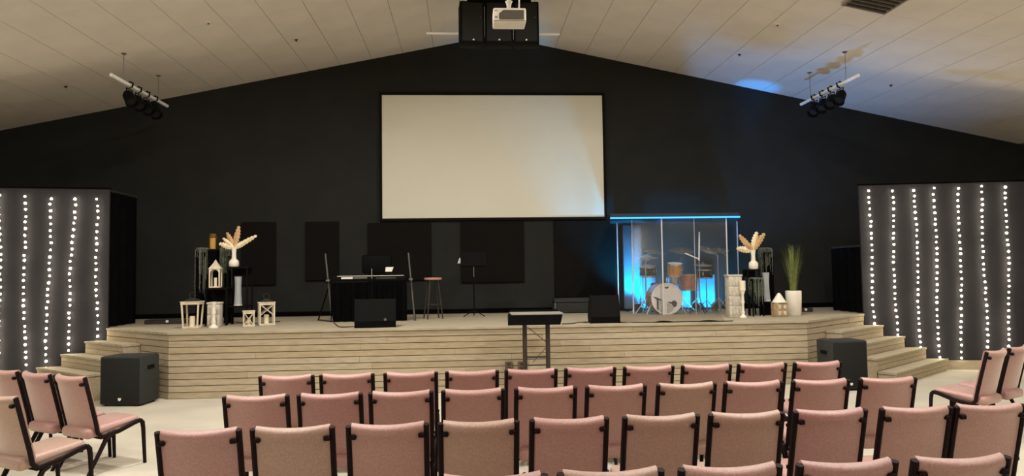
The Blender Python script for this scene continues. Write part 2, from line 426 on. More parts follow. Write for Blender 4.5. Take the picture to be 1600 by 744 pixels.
# ------------------------------------------------------------------ chairs
def make_chair():
    t = bpy.data.objects.new('padded_chair', None); COL.objects.link(t)
    # seat
    m = MB(); m.rbox(-.2, .2, -.258, .235, .312, .402, .034, 3)
    m.v = [(x, y, z + .048 * (y + .258) / .493 + (.03 * max(0, y + .1) / .335 if z < .35 else 0) + (.006 if z > .36 else 0) * (1 - (x / .2) ** 2)) for x, y, z in m.v]
    m.build('seat', FAB[0], t)
    # back pad: closed profile swept from post to post, bulging to the rear
    m = MB(); NX = 11; prof = []
    zb, zt, th_ = .400, .876, .060
    RT = .082                                   # the rear of the pad rolls forward over the top
    for k in range(6): prof.append((zb + (zt - RT - zb) * k / 5, -th_ / 2))
    for k in range(1, 9):
        a = math.pi / 2 * k / 8; prof.append((zt - RT + RT * math.sin(a), -th_ / 2 + (th_ / 2 + .016) * (1 - math.cos(a)) - .020 * math.sin(math.pi * min(1, k / 7))))
    for k in range(1, 4):
        a = math.pi / 2 * k / 4; prof.append((zt - .02 + .02 * math.cos(a), .016 + (th_ / 2 - .016) * math.sin(a)))
    for k in range(6): prof.append((zt - .03 - (zt - .03 - zb) * k / 5, th_ / 2))
    n = len(prof); vs = []; fs = []
    for i in range(NX):
        u = -1 + 2 * i / (NX - 1); x = u * .204
        for z, o in prof:
            fz = (z - .42) / .44
            y = -.175 - .11 * fz - .040 * (1 - u * u) * (.35 + .65 * fz) + o * (1 - .25 * u * u)
            vs.append((x, y, z - .010 * (1 - u * u) * max(0, fz)))
    for i in range(NX - 1):
        for k in range(n): fs.append((i * n + k, i * n + (k + 1) % n, (i + 1) * n + (k + 1) % n, (i + 1) * n + k))
    fs += [tuple(range(n)), tuple((NX - 1) * n + k for k in range(n - 1, -1, -1))]
    m.add(vs, fs, True); bk = m.build('backrest', FAB[0], t)
    for s in (-1, 1):
        x = s * .219
        MB().tube([(x, -.302, .862), (x, -.25, .66), (x, -.20, .46), (x, -.178, .36), (x, -.135, .318)], .019, 8, .0175).build('back_post', FRAME, t)
        MB().tube([(x, -.135, .322), (x, .02, .346), (x, .17, .392), (x, .222, .402)], .022, 8, .016).build('seat_rail', FRAME, t)
        MB().tube([(x, .222, .402), (x, .243, .380), (x * 1.01, .250, .33), (x * 1.03, .268, .0)], [.020, .021, .019, .015], 8).build('leg', FRAME, t)
        MB().tube([(x, -.06, .320), (x, -.105, .295), (x, -.145, .22), (x * 1.02, -.27, .0)], [.020, .021, .019, .015], 8).build('leg', FRAME, t)
        MB().rbox(s * .192 - .018, s * .192 + .018, -.328, -.300, .788, .814, .005, 1).build('bracket', FRAME, t)
        MB().rbox(s * .236 - .007, s * .236 + .007, -.225, -.20, .50, .525, .004, 1).build('link_hook', FRAME, t)
    MB().tube([(-.219, -.145, .312), (.219, -.145, .312)], .011, 8).build('cross_bar', FRAME, t)
    MB().tube([(-.219, .19, .385), (.219, .19, .385)], .011, 8).build('cross_bar', FRAME, t)
    return t
chair0 = make_chair(); first = [True]
fabmesh = {}
def fab_mesh(me, i):
    if i == 0: return me
    k = (me.name, i)
    if k not in fabmesh:
        c = me.copy(); c.materials[0] = FAB[i]; fabmesh[k] = c
    return fabmesh[k]
def place_chair(tlx, tly, yaw, label, group, tint=0):
    """tlx, tly: where the top of the left back post stands."""
    c = chair0 if first[0] else copy_tree(chair0)
    src = list(c.children)
    if not first[0] and tint:
        for ch in c.children:
            if ch.name.split('.')[0] in ('seat', 'backrest'): ch.data = fab_mesh(ch.data, tint)
    first[0] = False
    lx, ly = -.232, -.302
    ca, sa = math.cos(yaw), math.sin(yaw)
    c.location = (tlx - (lx * ca - ly * sa), tly - (lx * sa + ly * ca), 0)
    c.rotation_euler = (0, 0, yaw)
    return tag(c, label, 'chair', group)
ORD = ['first', 'second', 'third', 'fourth', 'fifth', 'sixth', 'seventh', 'eighth', 'ninth', 'tenth']
R1 = [(-1.784, 6.174), (-1.276, 6.185), (-.731, 6.197), (-.199, 6.208), (.32, 6.219), (.848, 6.231), (1.377, 6.243), (1.906, 6.254), (2.424, 6.265), (2.952, 6.277)]
R2 = [(-1.749, 5.181), (-1.23, 5.192), (-.722, 5.203), (-.197, 5.215), (.338, 5.226), (.868, 5.238), (1.408, 5.25), (1.927, 5.261), (2.46, 5.272), (3.0, 5.284)]
R3 = [(-1.739, 4.072), (-1.225, 4.084), (-.695, 4.095), (-.175, 4.106), (.353, 4.118), (.901, 4.13), (1.419, 4.141), (1.944, 4.153), (2.488, 4.164), (2.969, 4.175)]
R4 = [(-.135, 3.009), (.373, 3.02), (.9, 3.031), (1.431, 3.043), (1.963, 3.055)]
rnd = random.Random(5)
for row, nm, grp in ((R1, 'front row nearest the stage', 'front row chairs'), (R2, 'second row from the stage', 'second row chairs'), (R3, 'third row from the stage', 'third row chairs')):
    for i, (x, y) in enumerate(row):
        place_chair(x, y, .022 + rnd.uniform(-.012, .012), 'mauve padded chair, %s from the left in the %s' % (ORD[i], nm), grp, rnd.choice((0, 0, 1, 2)))
for i, (x, y) in enumerate(R4):
    place_chair(x, y, .022 + rnd.uniform(-.012, .012), 'mauve padded chair, %s from the left in the bottom row cut by the frame' % ORD[i], 'bottom row chairs', rnd.choice((0, 0, 1, 2)))
YL = -math.radians(31)
place_chair(-3.70, 6.60, YL, 'angled mauve chair left of the aisle beside the left subwoofer', 'angled left section chairs')
place_chair(-4.14, 6.86, YL, 'angled mauve chair in the left section, second from the aisle', 'angled left section chairs', 2)
place_chair(-4.58, 7.12, YL, 'angled mauve chair at the left frame edge, third from the aisle', 'angled left section chairs')
place_chair(-3.66, 5.60, YL, 'nearest angled mauve chair in the left section, cut by the frame', 'angled left section chairs', 1)
YR = math.radians(30)
place_chair(5.148, 6.745, YR, 'angled mauve chair at the right edge, nearest the aisle', 'angled right section chairs')
place_chair(5.60, 7.01, YR, 'angled mauve chair cut by the right edge, farther from the aisle', 'angled right section chairs', 2)

# ------------------------------------------------------------------ loudspeakers
def subwoofer(loc, rz, label, wd=.56, dp=.55, ht=.665):
    t = thing('subwoofer', label, 'speaker', loc, rz)
    MB().rbox(-wd / 2, wd / 2, 0, dp, .02, ht, .025, 2).build('cabinet', BLACKSP, t)
    g = MB().rbox(-wd / 2 + .025, wd / 2 - .025, -.012, .012, .045, ht - .025, .01, 2).build('grille', GRILLE, t)
    MB().extrude([(-.02, .09), (.0, .075), (.02, .09), (.02, .115), (-.02, .115)], 'y', -.017, -.012).build('badge', WHITEPL, g, None)
    for x in (-1, 1):
        for y in (.06, dp - .06):
            MB().lathe([(.02, 0), (.022, .02), (0, .022)], 10, (x * (wd / 2 - .06), y, 0)).build('foot', BLACKPL, t)
        MB().rbox(x * wd / 2 - .012, x * wd / 2 + .012, dp / 2 - .08, dp / 2 + .08, ht * .72, ht * .72 + .05, .006, 1).build('handle', BLACKPL, t)
    return t
subwoofer((-4.66, 9.84, 0), math.radians(-7), 'black subwoofer on the floor by the left stage steps', .58, .44)
subwoofer((5.34, 9.62, 0), math.radians(3), 'black subwoofer on the floor by the right stage steps', .54, .40, .70)

def wedge(loc, rz, wd, label, badge):
    t = thing('stage_monitor', label, 'speaker', loc, rz)
    prof = [(0, .0), (.34, 0), (.40, .10), (.18, .40), (.10, .42), (-.02, .1)]      # y, z ; face looks up toward the back
    MB().extrude(prof, 'x', -wd / 2 + .012, wd / 2 - .012).build('cabinet', BLACKPL, t)
    prof2 = [(-.012, -.0), (.35, 0), (.41, .10), (.185, .41), (.095, .43), (-.032, .1)]
    for s in (-1, 1):
        a = s * wd / 2
        MB().extrude(prof2, 'x', min(a, a - s * .014), max(a, a - s * .014)).build('side_panel', BLACKPL, t)
    MB().add([(-wd / 2 + .04, .395, .125), (wd / 2 - .04, .395, .125), (wd / 2 - .04, .205, .385), (-wd / 2 + .04, .205, .385),
              (-wd / 2 + .04, .410, .135), (wd / 2 - .04, .410, .135), (wd / 2 - .04, .220, .395), (-wd / 2 + .04, .220, .395)],
             [(0, 1, 2, 3), (7, 6, 5, 4), (0, 4, 5, 1), (1, 5, 6, 2), (2, 6, 7, 3), (3, 7, 4, 0)]).build('grille', GRILLE, t)
    if badge:
        MB().lathe([(0, 0), (.022, 0), (.02, .006), (0, .006)], 12, (wd * .24, -.03, .12), 'y').build('input_jack', GREYMET, t)
    return t
wedge((-1.36, 10.52, HS), math.radians(6), .60, 'black floor monitor wedge in front of the keyboard', True)
wedge((2.07, 10.55, HS), math.radians(-3), .44, 'black floor monitor wedge left of the drum enclosure', False)

# speaker cluster hung below the ridge
CY = 10.7
cl = thing('speaker_cluster', 'black three cabinet speaker cluster hung under the ceiling ridge', 'speaker', (.54, CY, 5.265))
for k, (x0, x1, ry) in enumerate(((-.61, -.232, .10), (-.225, .21, 0), (.215, .61, -.10))):
    m = MB().rbox(x0, x1, 0, .30, 0, .66, .022, 2)
    c = Vector(((x0 + x1) / 2, 0, 0)); R = Matrix.Translation(c) @ Matrix.Rotation(ry, 4, 'Z') @ Matrix.Translation(-c)
    cb = m.xf(R).build('cabinet', BLACKPL, cl)
    MB().rbox(x0 + .03, x1 - .03, -.012, .005, .03, .63, .01, 2).xf(R).build('grille', GRILLE, cb)
    MB().lathe([(0, 0), (.014, 0), (.012, .008), (0, .008)], 10, ((x0 + x1) / 2 + (.015 if k == 0 else 0), -.012, .05), 'y').xf(R).build('badge', WHITEPL, cb)
    if k != 1:
        MB().lathe([(0, 0), (.009, 0), (.008, .006), (0, .006)], 10, (x1 - .06, -.012, .40), 'y').xf(R).build('screw', GREYMET, cb)
MB().rbox(-.5, .5, .04, .27, .67, .76, .01, 1).build('rigging_frame', BLACKPL, cl)
for s in (-1, 1):
    MB().tube([(s * .4, .16, .76), (s * .4, .16, ceil_z(.54 + s * .4) - 5.265)], .008).build('hanger', DARKMET, cl)
bar = thing('ceiling_pipe', 'short white pipe hung behind the speaker cluster', 'pipe', (.47, 11.42, 5.66))
MB().tube([(-1.10, 0, 0), (1.10, 0, 0)], .022, 10).build('pipe', WHITEPIPE, bar)
for s in (-1, 1):
    MB().tube([(s * .55, 0, .02), (s * .55, 0, ceil_z(.47 + s * .55) - 5.66)], .006).build('hanger', GREYMET, bar)

# projector
pj = thing('projector', 'white projector on a ceiling pole in front of the speakers', 'projector', (.588, 9.0, 4.985))
pb = MB().rbox(-.215, .215, 0, .30, .0, .19, .02, 2).build('body', WHITEPL, pj)
MB().extrude([(-.14, .03), (.185, .03), (.185, .155), (-.08, .155), (-.14, .11)], 'y', -.006, .004).build('vent_panel', mat('projector_vent', (92, 88, 78), .7), pb)
MB().box(-.21, .21, -.004, .004, .012, .018).build('seam', GREYMET, pb)
for z in (.05, .065, .145):
    MB().box(-.195, -.16, -.004, .002, z, z + .007).build('button', GREYMET, pb)
MB().lathe([(.0, .188), (.07, .188), (.03, .23), (.028, .27), (.04, .31), (.05, .33), (0, .33)], 16, (.0, .16, 0)).build('mount', WHITEPL, pj)
MB().tube([(0, .16, .30), (0, .16, ceil_z(.588) - 4.985 - .01)], .025, 12).build('pole', WHITEPIPE, pj)
MB().tube([(.13, .10, .18), (.135, .10, .36), (.05, .14, .66)], .010, 8).build('cable', WHITEPL, pj)

# light bars
def light_bar(x, y0, y1, z, label, aim):
    t = thing('light_bar', label, 'stage light', (x, (y0 + y1) / 2, z))
    L = (y1 - y0) / 2
    MB().tube([(0, -L, 0), (0, L, 0)], .027, 12).build('pipe', WHITEPIPE, t)
    MB().lathe([(0, 0), (.029, 0), (.029, .02), (0, .022)], 12, (0, -L + .018, 0), 'y').build('end_cap', CERAM, t)
    for yy in (-L * .62, L * .62):
        MB().tube([(0, yy, .02), (0, yy, ceil_z(x) - z - .003)], .0045).build('hanger', GREYMET, t)
        MB().lathe([(0, ceil_z(x) - z - .012), (.04, ceil_z(x) - z - .012), (.04, ceil_z(x) - z - .004), (0, ceil_z(x) - z - .004)], 10, (0, yy, 0)).build('hanger', GREYMET, t)
    for k in range(4):
        yy = -L * .42 + k * L * .30
        f = MB().tube([(.0, yy, -.05), (-aim * .045, yy, -.03), (-aim * .055, yy, .03), (-.0, yy, .055), (aim * .03, yy, .04)], .013, 8).build('clamp', BLACKPL, t)
        yk = MB().tube([(0, yy - .10, -.2), (0, yy - .10, -.07), (0, yy + .10, -.07), (0, yy + .10, -.2)], .009, 6).build('yoke', BLACKPL, t)
        R = Matrix.Translation((0, yy, -.2)) @ Matrix.Rotation(math.radians(35) * aim, 4, 'Y') @ Matrix.Rotation(math.radians(-25), 4, 'X')
        hd = MB().lathe([(.0, .11), (.06, .11), (.085, .06), (.09, -.09), (.10, -.14), (.088, -.14), (.08, -.08), (0, -.08)], 16).xf(R).build('lamp_head', BLACKPL, t)
        MB().lathe([(0, -.082), (.078, -.082), (.078, -.09), (0, -.09)], 14).xf(R).build('lens', GRILLE, hd)
    return t
light_bar(-5.355, 10.90, 12.90, 4.80, 'white pipe with four black stage lights under the left ceiling', -1)
light_bar(6.285, 10.76, 12.70, 4.80, 'white pipe with four black stage lights beside the blue glow', 1)

# ------------------------------------------------------------------ strings of lights
bulb_me = MB().lathe([(0, -.016), (.009, -.013), (.015, -.004), (.0155, .004), (.010, .013), (.004, .016), (0, .016)], 8).mesh('bulb', BULB)
def light_string(top, bot, label, group, seed):
    rn = random.Random(seed)
    T_, B_ = Vector(top), Vector(bot)
    t = thing('light_string', label, 'string lights', tuple(T_), 0, group)
    L = (T_ - B_).length; n = int(L / .098); pts = []
    ph = rn.uniform(0, 6)
    for k in range(n + 1):
        f = k / n; p = (B_ - T_) * f
        p.x += .016 * math.sin(f * 7 + ph) * (f > 0) + rn.uniform(-.009, .009); p.z += rn.uniform(-.012, .012)
        pts.append(p)
    MB().tube([(0, .004, .06)] + [p + Vector((0, .004, 0)) for p in pts], .0028, 5).build('wire', CABLE, t)
    for p in pts:
        s = rn.uniform(.85, 1.2)
        o = link_mesh('bulb', bulb_me, t, p - Vector((0, .012, 0)))
        o.scale = (s, s, s)
SR = [((6.848, 11.565, 3.025), (6.869, 11.562, .781)), ((7.227, 11.50, 3.015), (7.208, 11.503, .371)), ((7.574, 11.439, 3.028), (7.576, 11.439, .264)),
      ((7.888, 11.385, 3.041), (7.866, 11.389, .20)), ((8.27, 11.318, 3.041), (8.214, 11.328, .20)), ((8.63, 11.256, 3.053), (8.609, 11.26, .273)), ((9.007, 11.191, 3.043), (8.954, 11.2, .29))]
SLs = [((-7.137, 11.216, 3.016), (-7.087, 11.224, .30)), ((-6.799, 11.273, 2.991), (-6.748, 11.281, .32)), ((-6.443, 11.333, 2.975), (-6.469, 11.329, .26)),
       ((-6.113, 11.389, 2.968), (-6.184, 11.377, .61)), ((-5.805, 11.441, 2.972), (-5.78, 11.446, .723))]
names = ['leftmost', 'second from the left', 'middle', 'second from the right', 'rightmost']
for i, (a, b) in enumerate(SLs):
    light_string(a, b, 'string of white fairy lights, %s of five on the left backdrop' % names[i], 'fairy lights on the left backdrop', i)
names = ['leftmost', 'second from the left', 'third from the left', 'middle', 'third from the right', 'second from the right', 'rightmost']
for i, (a, b) in enumerate(SR):
    light_string(a, b, 'string of white fairy lights, %s of seven on the right backdrop' % names[i], 'fairy lights on the right backdrop', 20 + i)

# ------------------------------------------------------------------ decor builders
def candle(parent, x, y, z, r, h, m=None):
    c = MB().lathe([(0, 0), (r, 0), (r, h - .005), (r * .8, h), (r * .3, h - .006), (0, h - .006)], 14, (x, y, z)).build('candle', m or WAX, parent)
    MB().tube([(x, y, z + h - .006), (x + .002, y, z + h + .012)], .002, 5).build('wick', CABLE, c)
def open_lantern(loc, rz, wb, wt, h, label, roof=True, cross=False, ring=True, cm=True):
    t = thing('lantern', label, 'lantern', loc, rz)
    s = .022 if h > .3 else .017
    for sx in (-1, 1):
        for sy in (-1, 1):
            MB().add([(sx * (wb / 2 - a * s), sy * (wb / 2 - b * s), .02) for a, b in ((0, 0), (1, 0), (1, 1), (0, 1))] +
                     [(sx * (wt / 2 - a * s), sy * (wt / 2 - b * s), h - .02) for a, b in ((0, 0), (1, 0), (1, 1), (0, 1))],
                     [(3, 2, 1, 0), (4, 5, 6, 7), (0, 1, 5, 4), (1, 2, 6, 5), (2, 3, 7, 6), (3, 0, 4, 7)]).build('post', WHITEWOOD, t)
    MB().rbox(-wb / 2 - .006, wb / 2 + .006, -wb / 2 - .006, wb / 2 + .006, 0, .028, .004, 1).build('base', WHITEWOOD, t)
    for a in range(4):
        R = Matrix.Rotation(a * math.pi / 2, 4, 'Z')
        MB().box(-wt / 2, wt / 2, -wt / 2 - .003, -wt / 2 + s, h - .045, h - .012).xf(R).build('rail', WHITEWOOD, t)
        if cross:
            for q in (1, -1):
                x0, x1 = -q * (wb / 2 - s), q * (wt / 2 - s)
                zm = .03 if h < .3 else h * .45
                MB().tube([(x0, -wb / 2 + .01, zm), (x1, -wt / 2 + .01, h - .04)], .007, 6).xf(R).build('cross_brace', WHITEWOOD, t)
    MB().rbox(-wt / 2 - .01, wt / 2 + .01, -wt / 2 - .01, wt / 2 + .01, h - .012, h + .002, .003, 1).build('cap', WHITEWOOD, t)
    if roof:
        rw = wt / 2 - .01
        rf = MB().add([(-rw, -rw, h + .002), (rw, -rw, h + .002), (rw, rw, h + .002), (-rw, rw, h + .002), (-.03, -.03, h + .05), (.03, -.03, h + .05), (.03, .03, h + .05), (-.03, .03, h + .05)],
                 [(3, 2, 1, 0), (4, 5, 6, 7), (0, 1, 5, 4), (1, 2, 6, 5), (2, 3, 7, 6), (3, 0, 4, 7)]).build('roof', DARKMET, t)
        if ring:
            pts = [(.045 * math.cos(a), 0, h + .09 + .045 * math.sin(a)) for a in [k * math.pi / 8 for k in range(17)]]
            MB().tube(pts, .004, 6).build('ring', DARKMET, rf)
    if cm: candle(t, 0, 0, .028, wb * .17, h * .38)
    return t
def house_lantern(loc, rz, wd, h, label, solid=False):
    t = thing('house_lantern', label, 'lantern', loc, rz)
    hb = h * .66; s = .02
    MB().rbox(-wd / 2, wd / 2, -wd / 2, wd / 2, 0, .025, .004, 1).build('base', WHITEWOOD, t)
    for sx in (-1, 1):
        for sy in (-1, 1):
            MB().box(sx * wd / 2 - (s if sx > 0 else 0), sx * wd / 2 + (0 if sx > 0 else s), sy * wd / 2 - (s if sy > 0 else 0), sy * wd / 2 + (0 if sy > 0 else s), .025, hb).build('post', WHITEWOOD, t)
    for a in range(4):
        R = Matrix.Rotation(a * math.pi / 2, 4, 'Z')
        n = 8; arc = [(-wd / 2 + s, hb)] + [((wd / 2 - s) * math.cos(math.pi - math.pi * k / n), hb - .07 + .06 * math.sin(math.pi * k / n)) for k in range(n + 1)] + [(wd / 2 - s, hb)]
        MB().extrude(arc, 'y', -wd / 2 + .002, -wd / 2 + .014).xf(R).build('arch', WHITEWOOD, t)
    rw = wd / 2 + .008
    MB().add([(-rw, -rw, hb), (rw, -rw, hb), (rw, rw, hb), (-rw, rw, hb), (-rw * .35, -rw * .35, h * .86), (rw * .35, -rw * .35, h * .86), (rw * .35, rw * .35, h * .86), (-rw * .35, rw * .35, h * .86), (0, 0, h)],
             [(3, 2, 1, 0), (0, 1, 5, 4), (1, 2, 6, 5), (2, 3, 7, 6), (3, 0, 4, 7), (4, 5, 8), (5, 6, 8), (6, 7, 8), (7, 4, 8)]).build('roof', WHITEWOOD, t)
    candle(t, 0, 0, .025, wd * .14, h * .3)
    return t
def candlestick(loc, h, wd, label, ch=0):
    t = thing('candlestick', label, 'candle holder', loc)
    r = wd / 2; hh = h - ch
    MB().lathe([(0, 0), (r, 0), (r, .015), (r * .55, .04), (r * .38, .06), (r * .5, .09), (r * .34, .12), (r * .32, hh * .5), (r * .5, hh * .58), (r * .36, hh * .66), (r * .36, hh * .85), (r * .62, hh * .94), (r * .66, hh), (0, hh)], 18).build('stem', CERAM, t)
    if ch: candle(t, 0, 0, hh, r * .82, ch)
    return t
def carved_block(loc, rz, wd, h, label):
    t = thing('carved_pedestal', label, 'pedestal', loc, rz)
    MB().rbox(-wd / 2, wd / 2, -wd / 2, wd / 2, 0, h - .02, .02, 2).build('body', GREYWOOD, t)
    MB().rbox(-wd / 2 - .008, wd / 2 + .008, -wd / 2 - .008, wd / 2 + .008, h - .03, h, .006, 1).build('top', GREYWOOD, t)
    rn = random.Random(int(h * 1000))
    for k in range(4):
        for q in range(max(2, int(h / .14))):
            x = -wd / 2 + wd * (k + .5) / 4; z = .03 + q * (h - .07) / max(2, int(h / .14))
            MB().rbox(x - wd * .1, x + wd * .1, -wd / 2 - .009, -wd / 2 + .01, z + .01, z + (h - .07) / max(2, int(h / .14)) - .012, .006, 1).build('carving', GREYWOOD, t)
    return t
def frame_stand(loc, rz, wx, wy, h, label, shelf=None, topth=.03, board=None):
    t = thing('plant_stand', label, 'stand', loc, rz)
    MB().rbox(-wx / 2, wx / 2, -wy / 2, wy / 2, h - topth, h, .004, 1).build('top_board', BLACKPL, t)
    for sx in (-1, 1):
        for sy in (-1, 1):
            MB().box(sx * (wx / 2 - .012) - .01, sx * (wx / 2 - .012) + .01, sy * (wy / 2 - .012) - .01, sy * (wy / 2 - .012) + .01, 0, h - topth).build('leg', BLACKPL, t)
    if shelf: MB().rbox(-wx / 2 - .0, wx / 2 + .0, -wy / 2, wy / 2, shelf - .025, shelf, .004, 1).build('shelf', BLACKPL, t)
    if board: MB().box(-wx / 2 + .02, wx / 2 - .02, wy / 2 - .02, wy / 2 - .008, board, h - topth).build('back_board', BLACKPL, t)
    return t
def pedestal_box(loc, rz, wx, wy, h, label):
    t = thing('display_pedestal', label, 'pedestal', loc, rz)
    MB().rbox(-wx / 2 + .01, wx / 2 - .01, -wy / 2 + .01, wy / 2 - .01, 0, h - .03, .006, 1).build('body', FLATBLK, t)
    MB().rbox(-wx / 2, wx / 2, -wy / 2, wy / 2, h - .03, h, .005, 1).build('top', BLACKPL, t)
    return t
def leaf_mesh(tip, wd, seed, y=0):
    """a dried palm spear: folded, feathered blade from the origin to tip (x, z)."""
    rn = random.Random(seed); N = 14
    tip = Vector((tip[0], y, tip[1])); L = tip.length; d = tip.normalized()
    side = d.cross(Vector((0, 1, 0))).normalized(); nrm = side.cross(d)
    vs = []; fs = []
    for k in range(N + 1):
        f = k / N; wv = wd * (.12 + .88 * math.sin(math.pi * min(1, f * .92 + .05)) ** .8) * (1 if f < .97 else .15)
        jag = wd * .13 * (1 if k % 2 else -.6) * (0 < k < N)
        c = d * (L * f) + Vector((0, 0, -.06 * L * f * f)) + nrm * (.05 * L * math.sin(f * 3))
        th_ = .004 * (1 - f * .6)
        for q, (o, hgt) in enumerate(((-1, .0), (0, -.22), (1, 0))):
            p = c + side * (o * (wv / 2 + jag)) + nrm * (hgt * wv)
            vs.append(p + nrm * th_); vs.append(p - nrm * th_)
    for k in range(N):
        a = k * 6; b = a + 6
        fs += [(a, a + 2, b + 2, b), (a + 2, a + 4, b + 4, b + 2), (a + 1, b + 1, b + 3, a + 3), (a + 3, b + 3, b + 5, a + 5), (a, b, b + 1, a + 1), (a + 4, a + 5, b + 5, b + 4)]
    return vs, fs
def palm_vase(loc, leaves, label, sc=1, bulb_h=.11, bulb_r=.078, neck_h=.32):
    t = thing('palm_vase', label, 'vase', loc)
    nr = .038
    MB().lathe([(0, 0), (bulb_r * .82, 0), (bulb_r, .02), (bulb_r, bulb_h - .025), (bulb_r * .8, bulb_h), (nr, bulb_h + .02), (nr * .85, neck_h * .7), (nr * 1.15, neck_h), (nr * .9, neck_h), (nr * .7, neck_h - .03), (0, neck_h - .03)], 20).build('vase_body', CERAM, t)
    for i, (tx, tz, wd, y, dk) in enumerate(leaves):
        vs, fs = leaf_mesh((tx, tz), wd, i, y)
        MB().add([(v[0], v[1], v[2] + neck_h - .02) for v in vs], fs, True).build('palm_leaf', LEAF2 if dk else LEAF1, t)
    return t
def tapered_vase(loc, h, wd, label):
    t = thing('tall_vase', label, 'vase', loc)
    r = wd / 2
    MB().lathe([(0, 0), (r, 0), (r, .012), (r * .93, .05), (r * .78, h * .45), (r * .76, h * .7), (r * .86, h - .02), (r * .9, h), (r * .75, h), (r * .65, h - .05), (0, h - .06)], 20).build('vase_body', GREYCER, t)
    MB().lathe([(r * .98, 0), (r * 1.02, 0), (r * 1.02, .014), (r * .98, .014)], 20).build('foot_ring', CERAM, t)
    return t
def trailing_fern(loc, wd, drop, label, seed, dome=.10):
    rn = random.Random(seed)
    t = thing('trailing_fern', label, 'plant', loc)
    MB().lathe([(0, 0), (wd * .24, 0), (wd * .32, .07), (wd * .34, .08), (wd * .28, .08), (wd * .26, .06), (0, .06)], 14).build('pot', BLACKPL, t)
    st = MB(); lf = MB()
    for k in range(64):
        a = rn.uniform(0, 2 * math.pi); R_ = wd / 2 * rn.uniform(.35, 1.0); dr = drop * rn.uniform(.45, 1) * (1 if math.sin(a) < .3 else .7)
        pts = []
        for j in range(8):
            f = j / 7; rr = R_ * min(1, f * 2.2) ** .7
            z = .07 + dome * rn.uniform(.9, 1.05) * math.sin(min(1, f * 2.6) * math.pi / 2) if f < .38 else .07 + dome - (f - .38) / .62 * dr
            pts.append(Vector((rr * math.cos(a), rr * math.sin(a), z)))
        st.tube(pts, .0022, 4)
        for j in range(1, 8):
            for q in range(4):
                p = pts[j - 1].lerp(pts[j], q / 4); l = rn.uniform(.010, .020)
                e = Vector((rn.uniform(-1, 1), rn.uniform(-1, 1), rn.uniform(-1, .2))).normalized() * l
                s_ = e.cross(Vector((rn.uniform(-1, 1), rn.uniform(-1, 1), 1))).normalized() * l * .42
                lf.add([p, p + e * .5 + s_, p + e, p + e * .5 - s_], [(0, 1, 2, 3)])
    st.build('stems', FERN, t)['kind'] = 'stuff'
    lf.build('leaves', FERN, t)['kind'] = 'stuff'
    return t

# left group of decorations on the stage
open_lantern((-4.225, 11.16, HS), math.radians(4), .225, .265, .41, 'large open white lantern with dark roof, leftmost on the stage')
carved_block((-3.97, 11.40, HS), math.radians(4), .19, .385, 'weathered carved block behind the white candlestick on the left')
candlestick((-3.885, 11.10, HS), .40, .14, 'white turned candlestick right of the largest open lantern')
frame_stand((-4.02, 11.72, HS), 0, .34, .30, .605, 'black open stand carrying the white house lantern', board=.33)
house_lantern((-4.055, 11.66, HS + .605), math.radians(6), .168, .46, 'white pointed house lantern on the black stand')
pedestal_box((-4.25, 12.10, HS), 0, .20, .22, 1.24, 'tall black pedestal under the gold candle glass')
g = thing('candle_glass', 'gold candle in an amber glass on the tall black pedestal', 'candle', (-4.25, 12.08, HS + 1.24))
MB().lathe([(0, 0), (.06, 0), (.076, .04), (.078, .18), (.066, .265), (.062, .265), (.074, .18), (.072, .04), (.055, .008), (0, .008)], 18).build('glass', AMBER, g)
candle(g, 0, 0, .009, .045, .18, GOLDWAX)
pedestal_box((-4.42, 12.02, HS), 0, .12, .20, 1.11, 'narrow black pedestal under the left trailing fern')
trailing_fern((-4.39, 12.0, HS + 1.11), .25, .85, 'trailing dark green fern left of the gold candle', 1)
pedestal_box((-4.03, 12.16, HS), 0, .10, .14, 1.13, 'narrow black pedestal right of the gold candle')
trailing_fern((-4.07, 12.12, HS + 1.13), .18, .45, 'trailing dark green fern right of the gold candle', 2, .08)
frame_stand((-3.72, 11.82, HS), 0, .33, .30, .94, 'black two tier stand under the left palm vase', shelf=.31, board=.0 + .80)
palm_vase((-3.805, 11.78, HS + .94), [(-.235, .10, .085, -.02, 0), (-.13, .29, .075, .03, 1), (-.17, .19, .06, -.04, 0), (.07, .40, .085, .02, 1), (.02, .30, .07, .05, 1), (.37, .24, .07, -.01, 0), (.22, .14, .08, -.03, 0), (.30, .19, .06, .02, 1)], 'white bottle vase of dried palm leaves on the left stand')
tapered_vase((-3.73, 11.76, HS + .31), .47, .13, 'tall grey vase on the lower shelf of left stand')
open_lantern((-3.415, 11.28, HS), math.radians(20), .165, .165, .245, 'small whitewashed lantern with crossed sides on the left', roof=False, cross=True)
open_lantern((-3.21, 11.52, HS), math.radians(22), .235, .235, .37, 'larger whitewashed crossed lantern with dark lid, right of the smallest', roof=True, cross=True)

# right group
carved_block((4.39, 11.42, HS), math.radians(-4), .225, .70, 'tall weathered carved pedestal right of the drum enclosure')
candlestick((4.465, 11.22, HS), .60, .115, 'slim white candlestick holding a candle right of the drum enclosure', .16)
frame_stand((4.87, 11.84, HS), 0, .22, .22, .785, 'black stand under the right palm vase', board=.65)
palm_vase((4.90, 11.80, HS + .785), [(-.30, .07, .10, -.03, 0), (-.24, .31, .09, .0, 1), (-.17, .25, .08, .04, 0), (.09, .36, .10, .02, 0), (.21, .33, .10, -.02, 1), (.17, .24, .08, .03, 0), (-.12, .14, .08, -.05, 1)], 'white bottle vase of dried palm leaves on the right stand', neck_h=.33, bulb_h=.125)
frame_stand((4.83, 11.55, HS), 0, .20, .16, .62, 'low black stand with fern hanging below the right palm vase')
trailing_fern((4.83, 11.52, HS + .62 - .08), .27, .50, 'trailing dark green fern below the right palm vase', 3, .04)
pedestal_box((5.28, 12.14, HS), 0, .20, .18, 1.00, 'tall black pedestal under the right trailing fern')
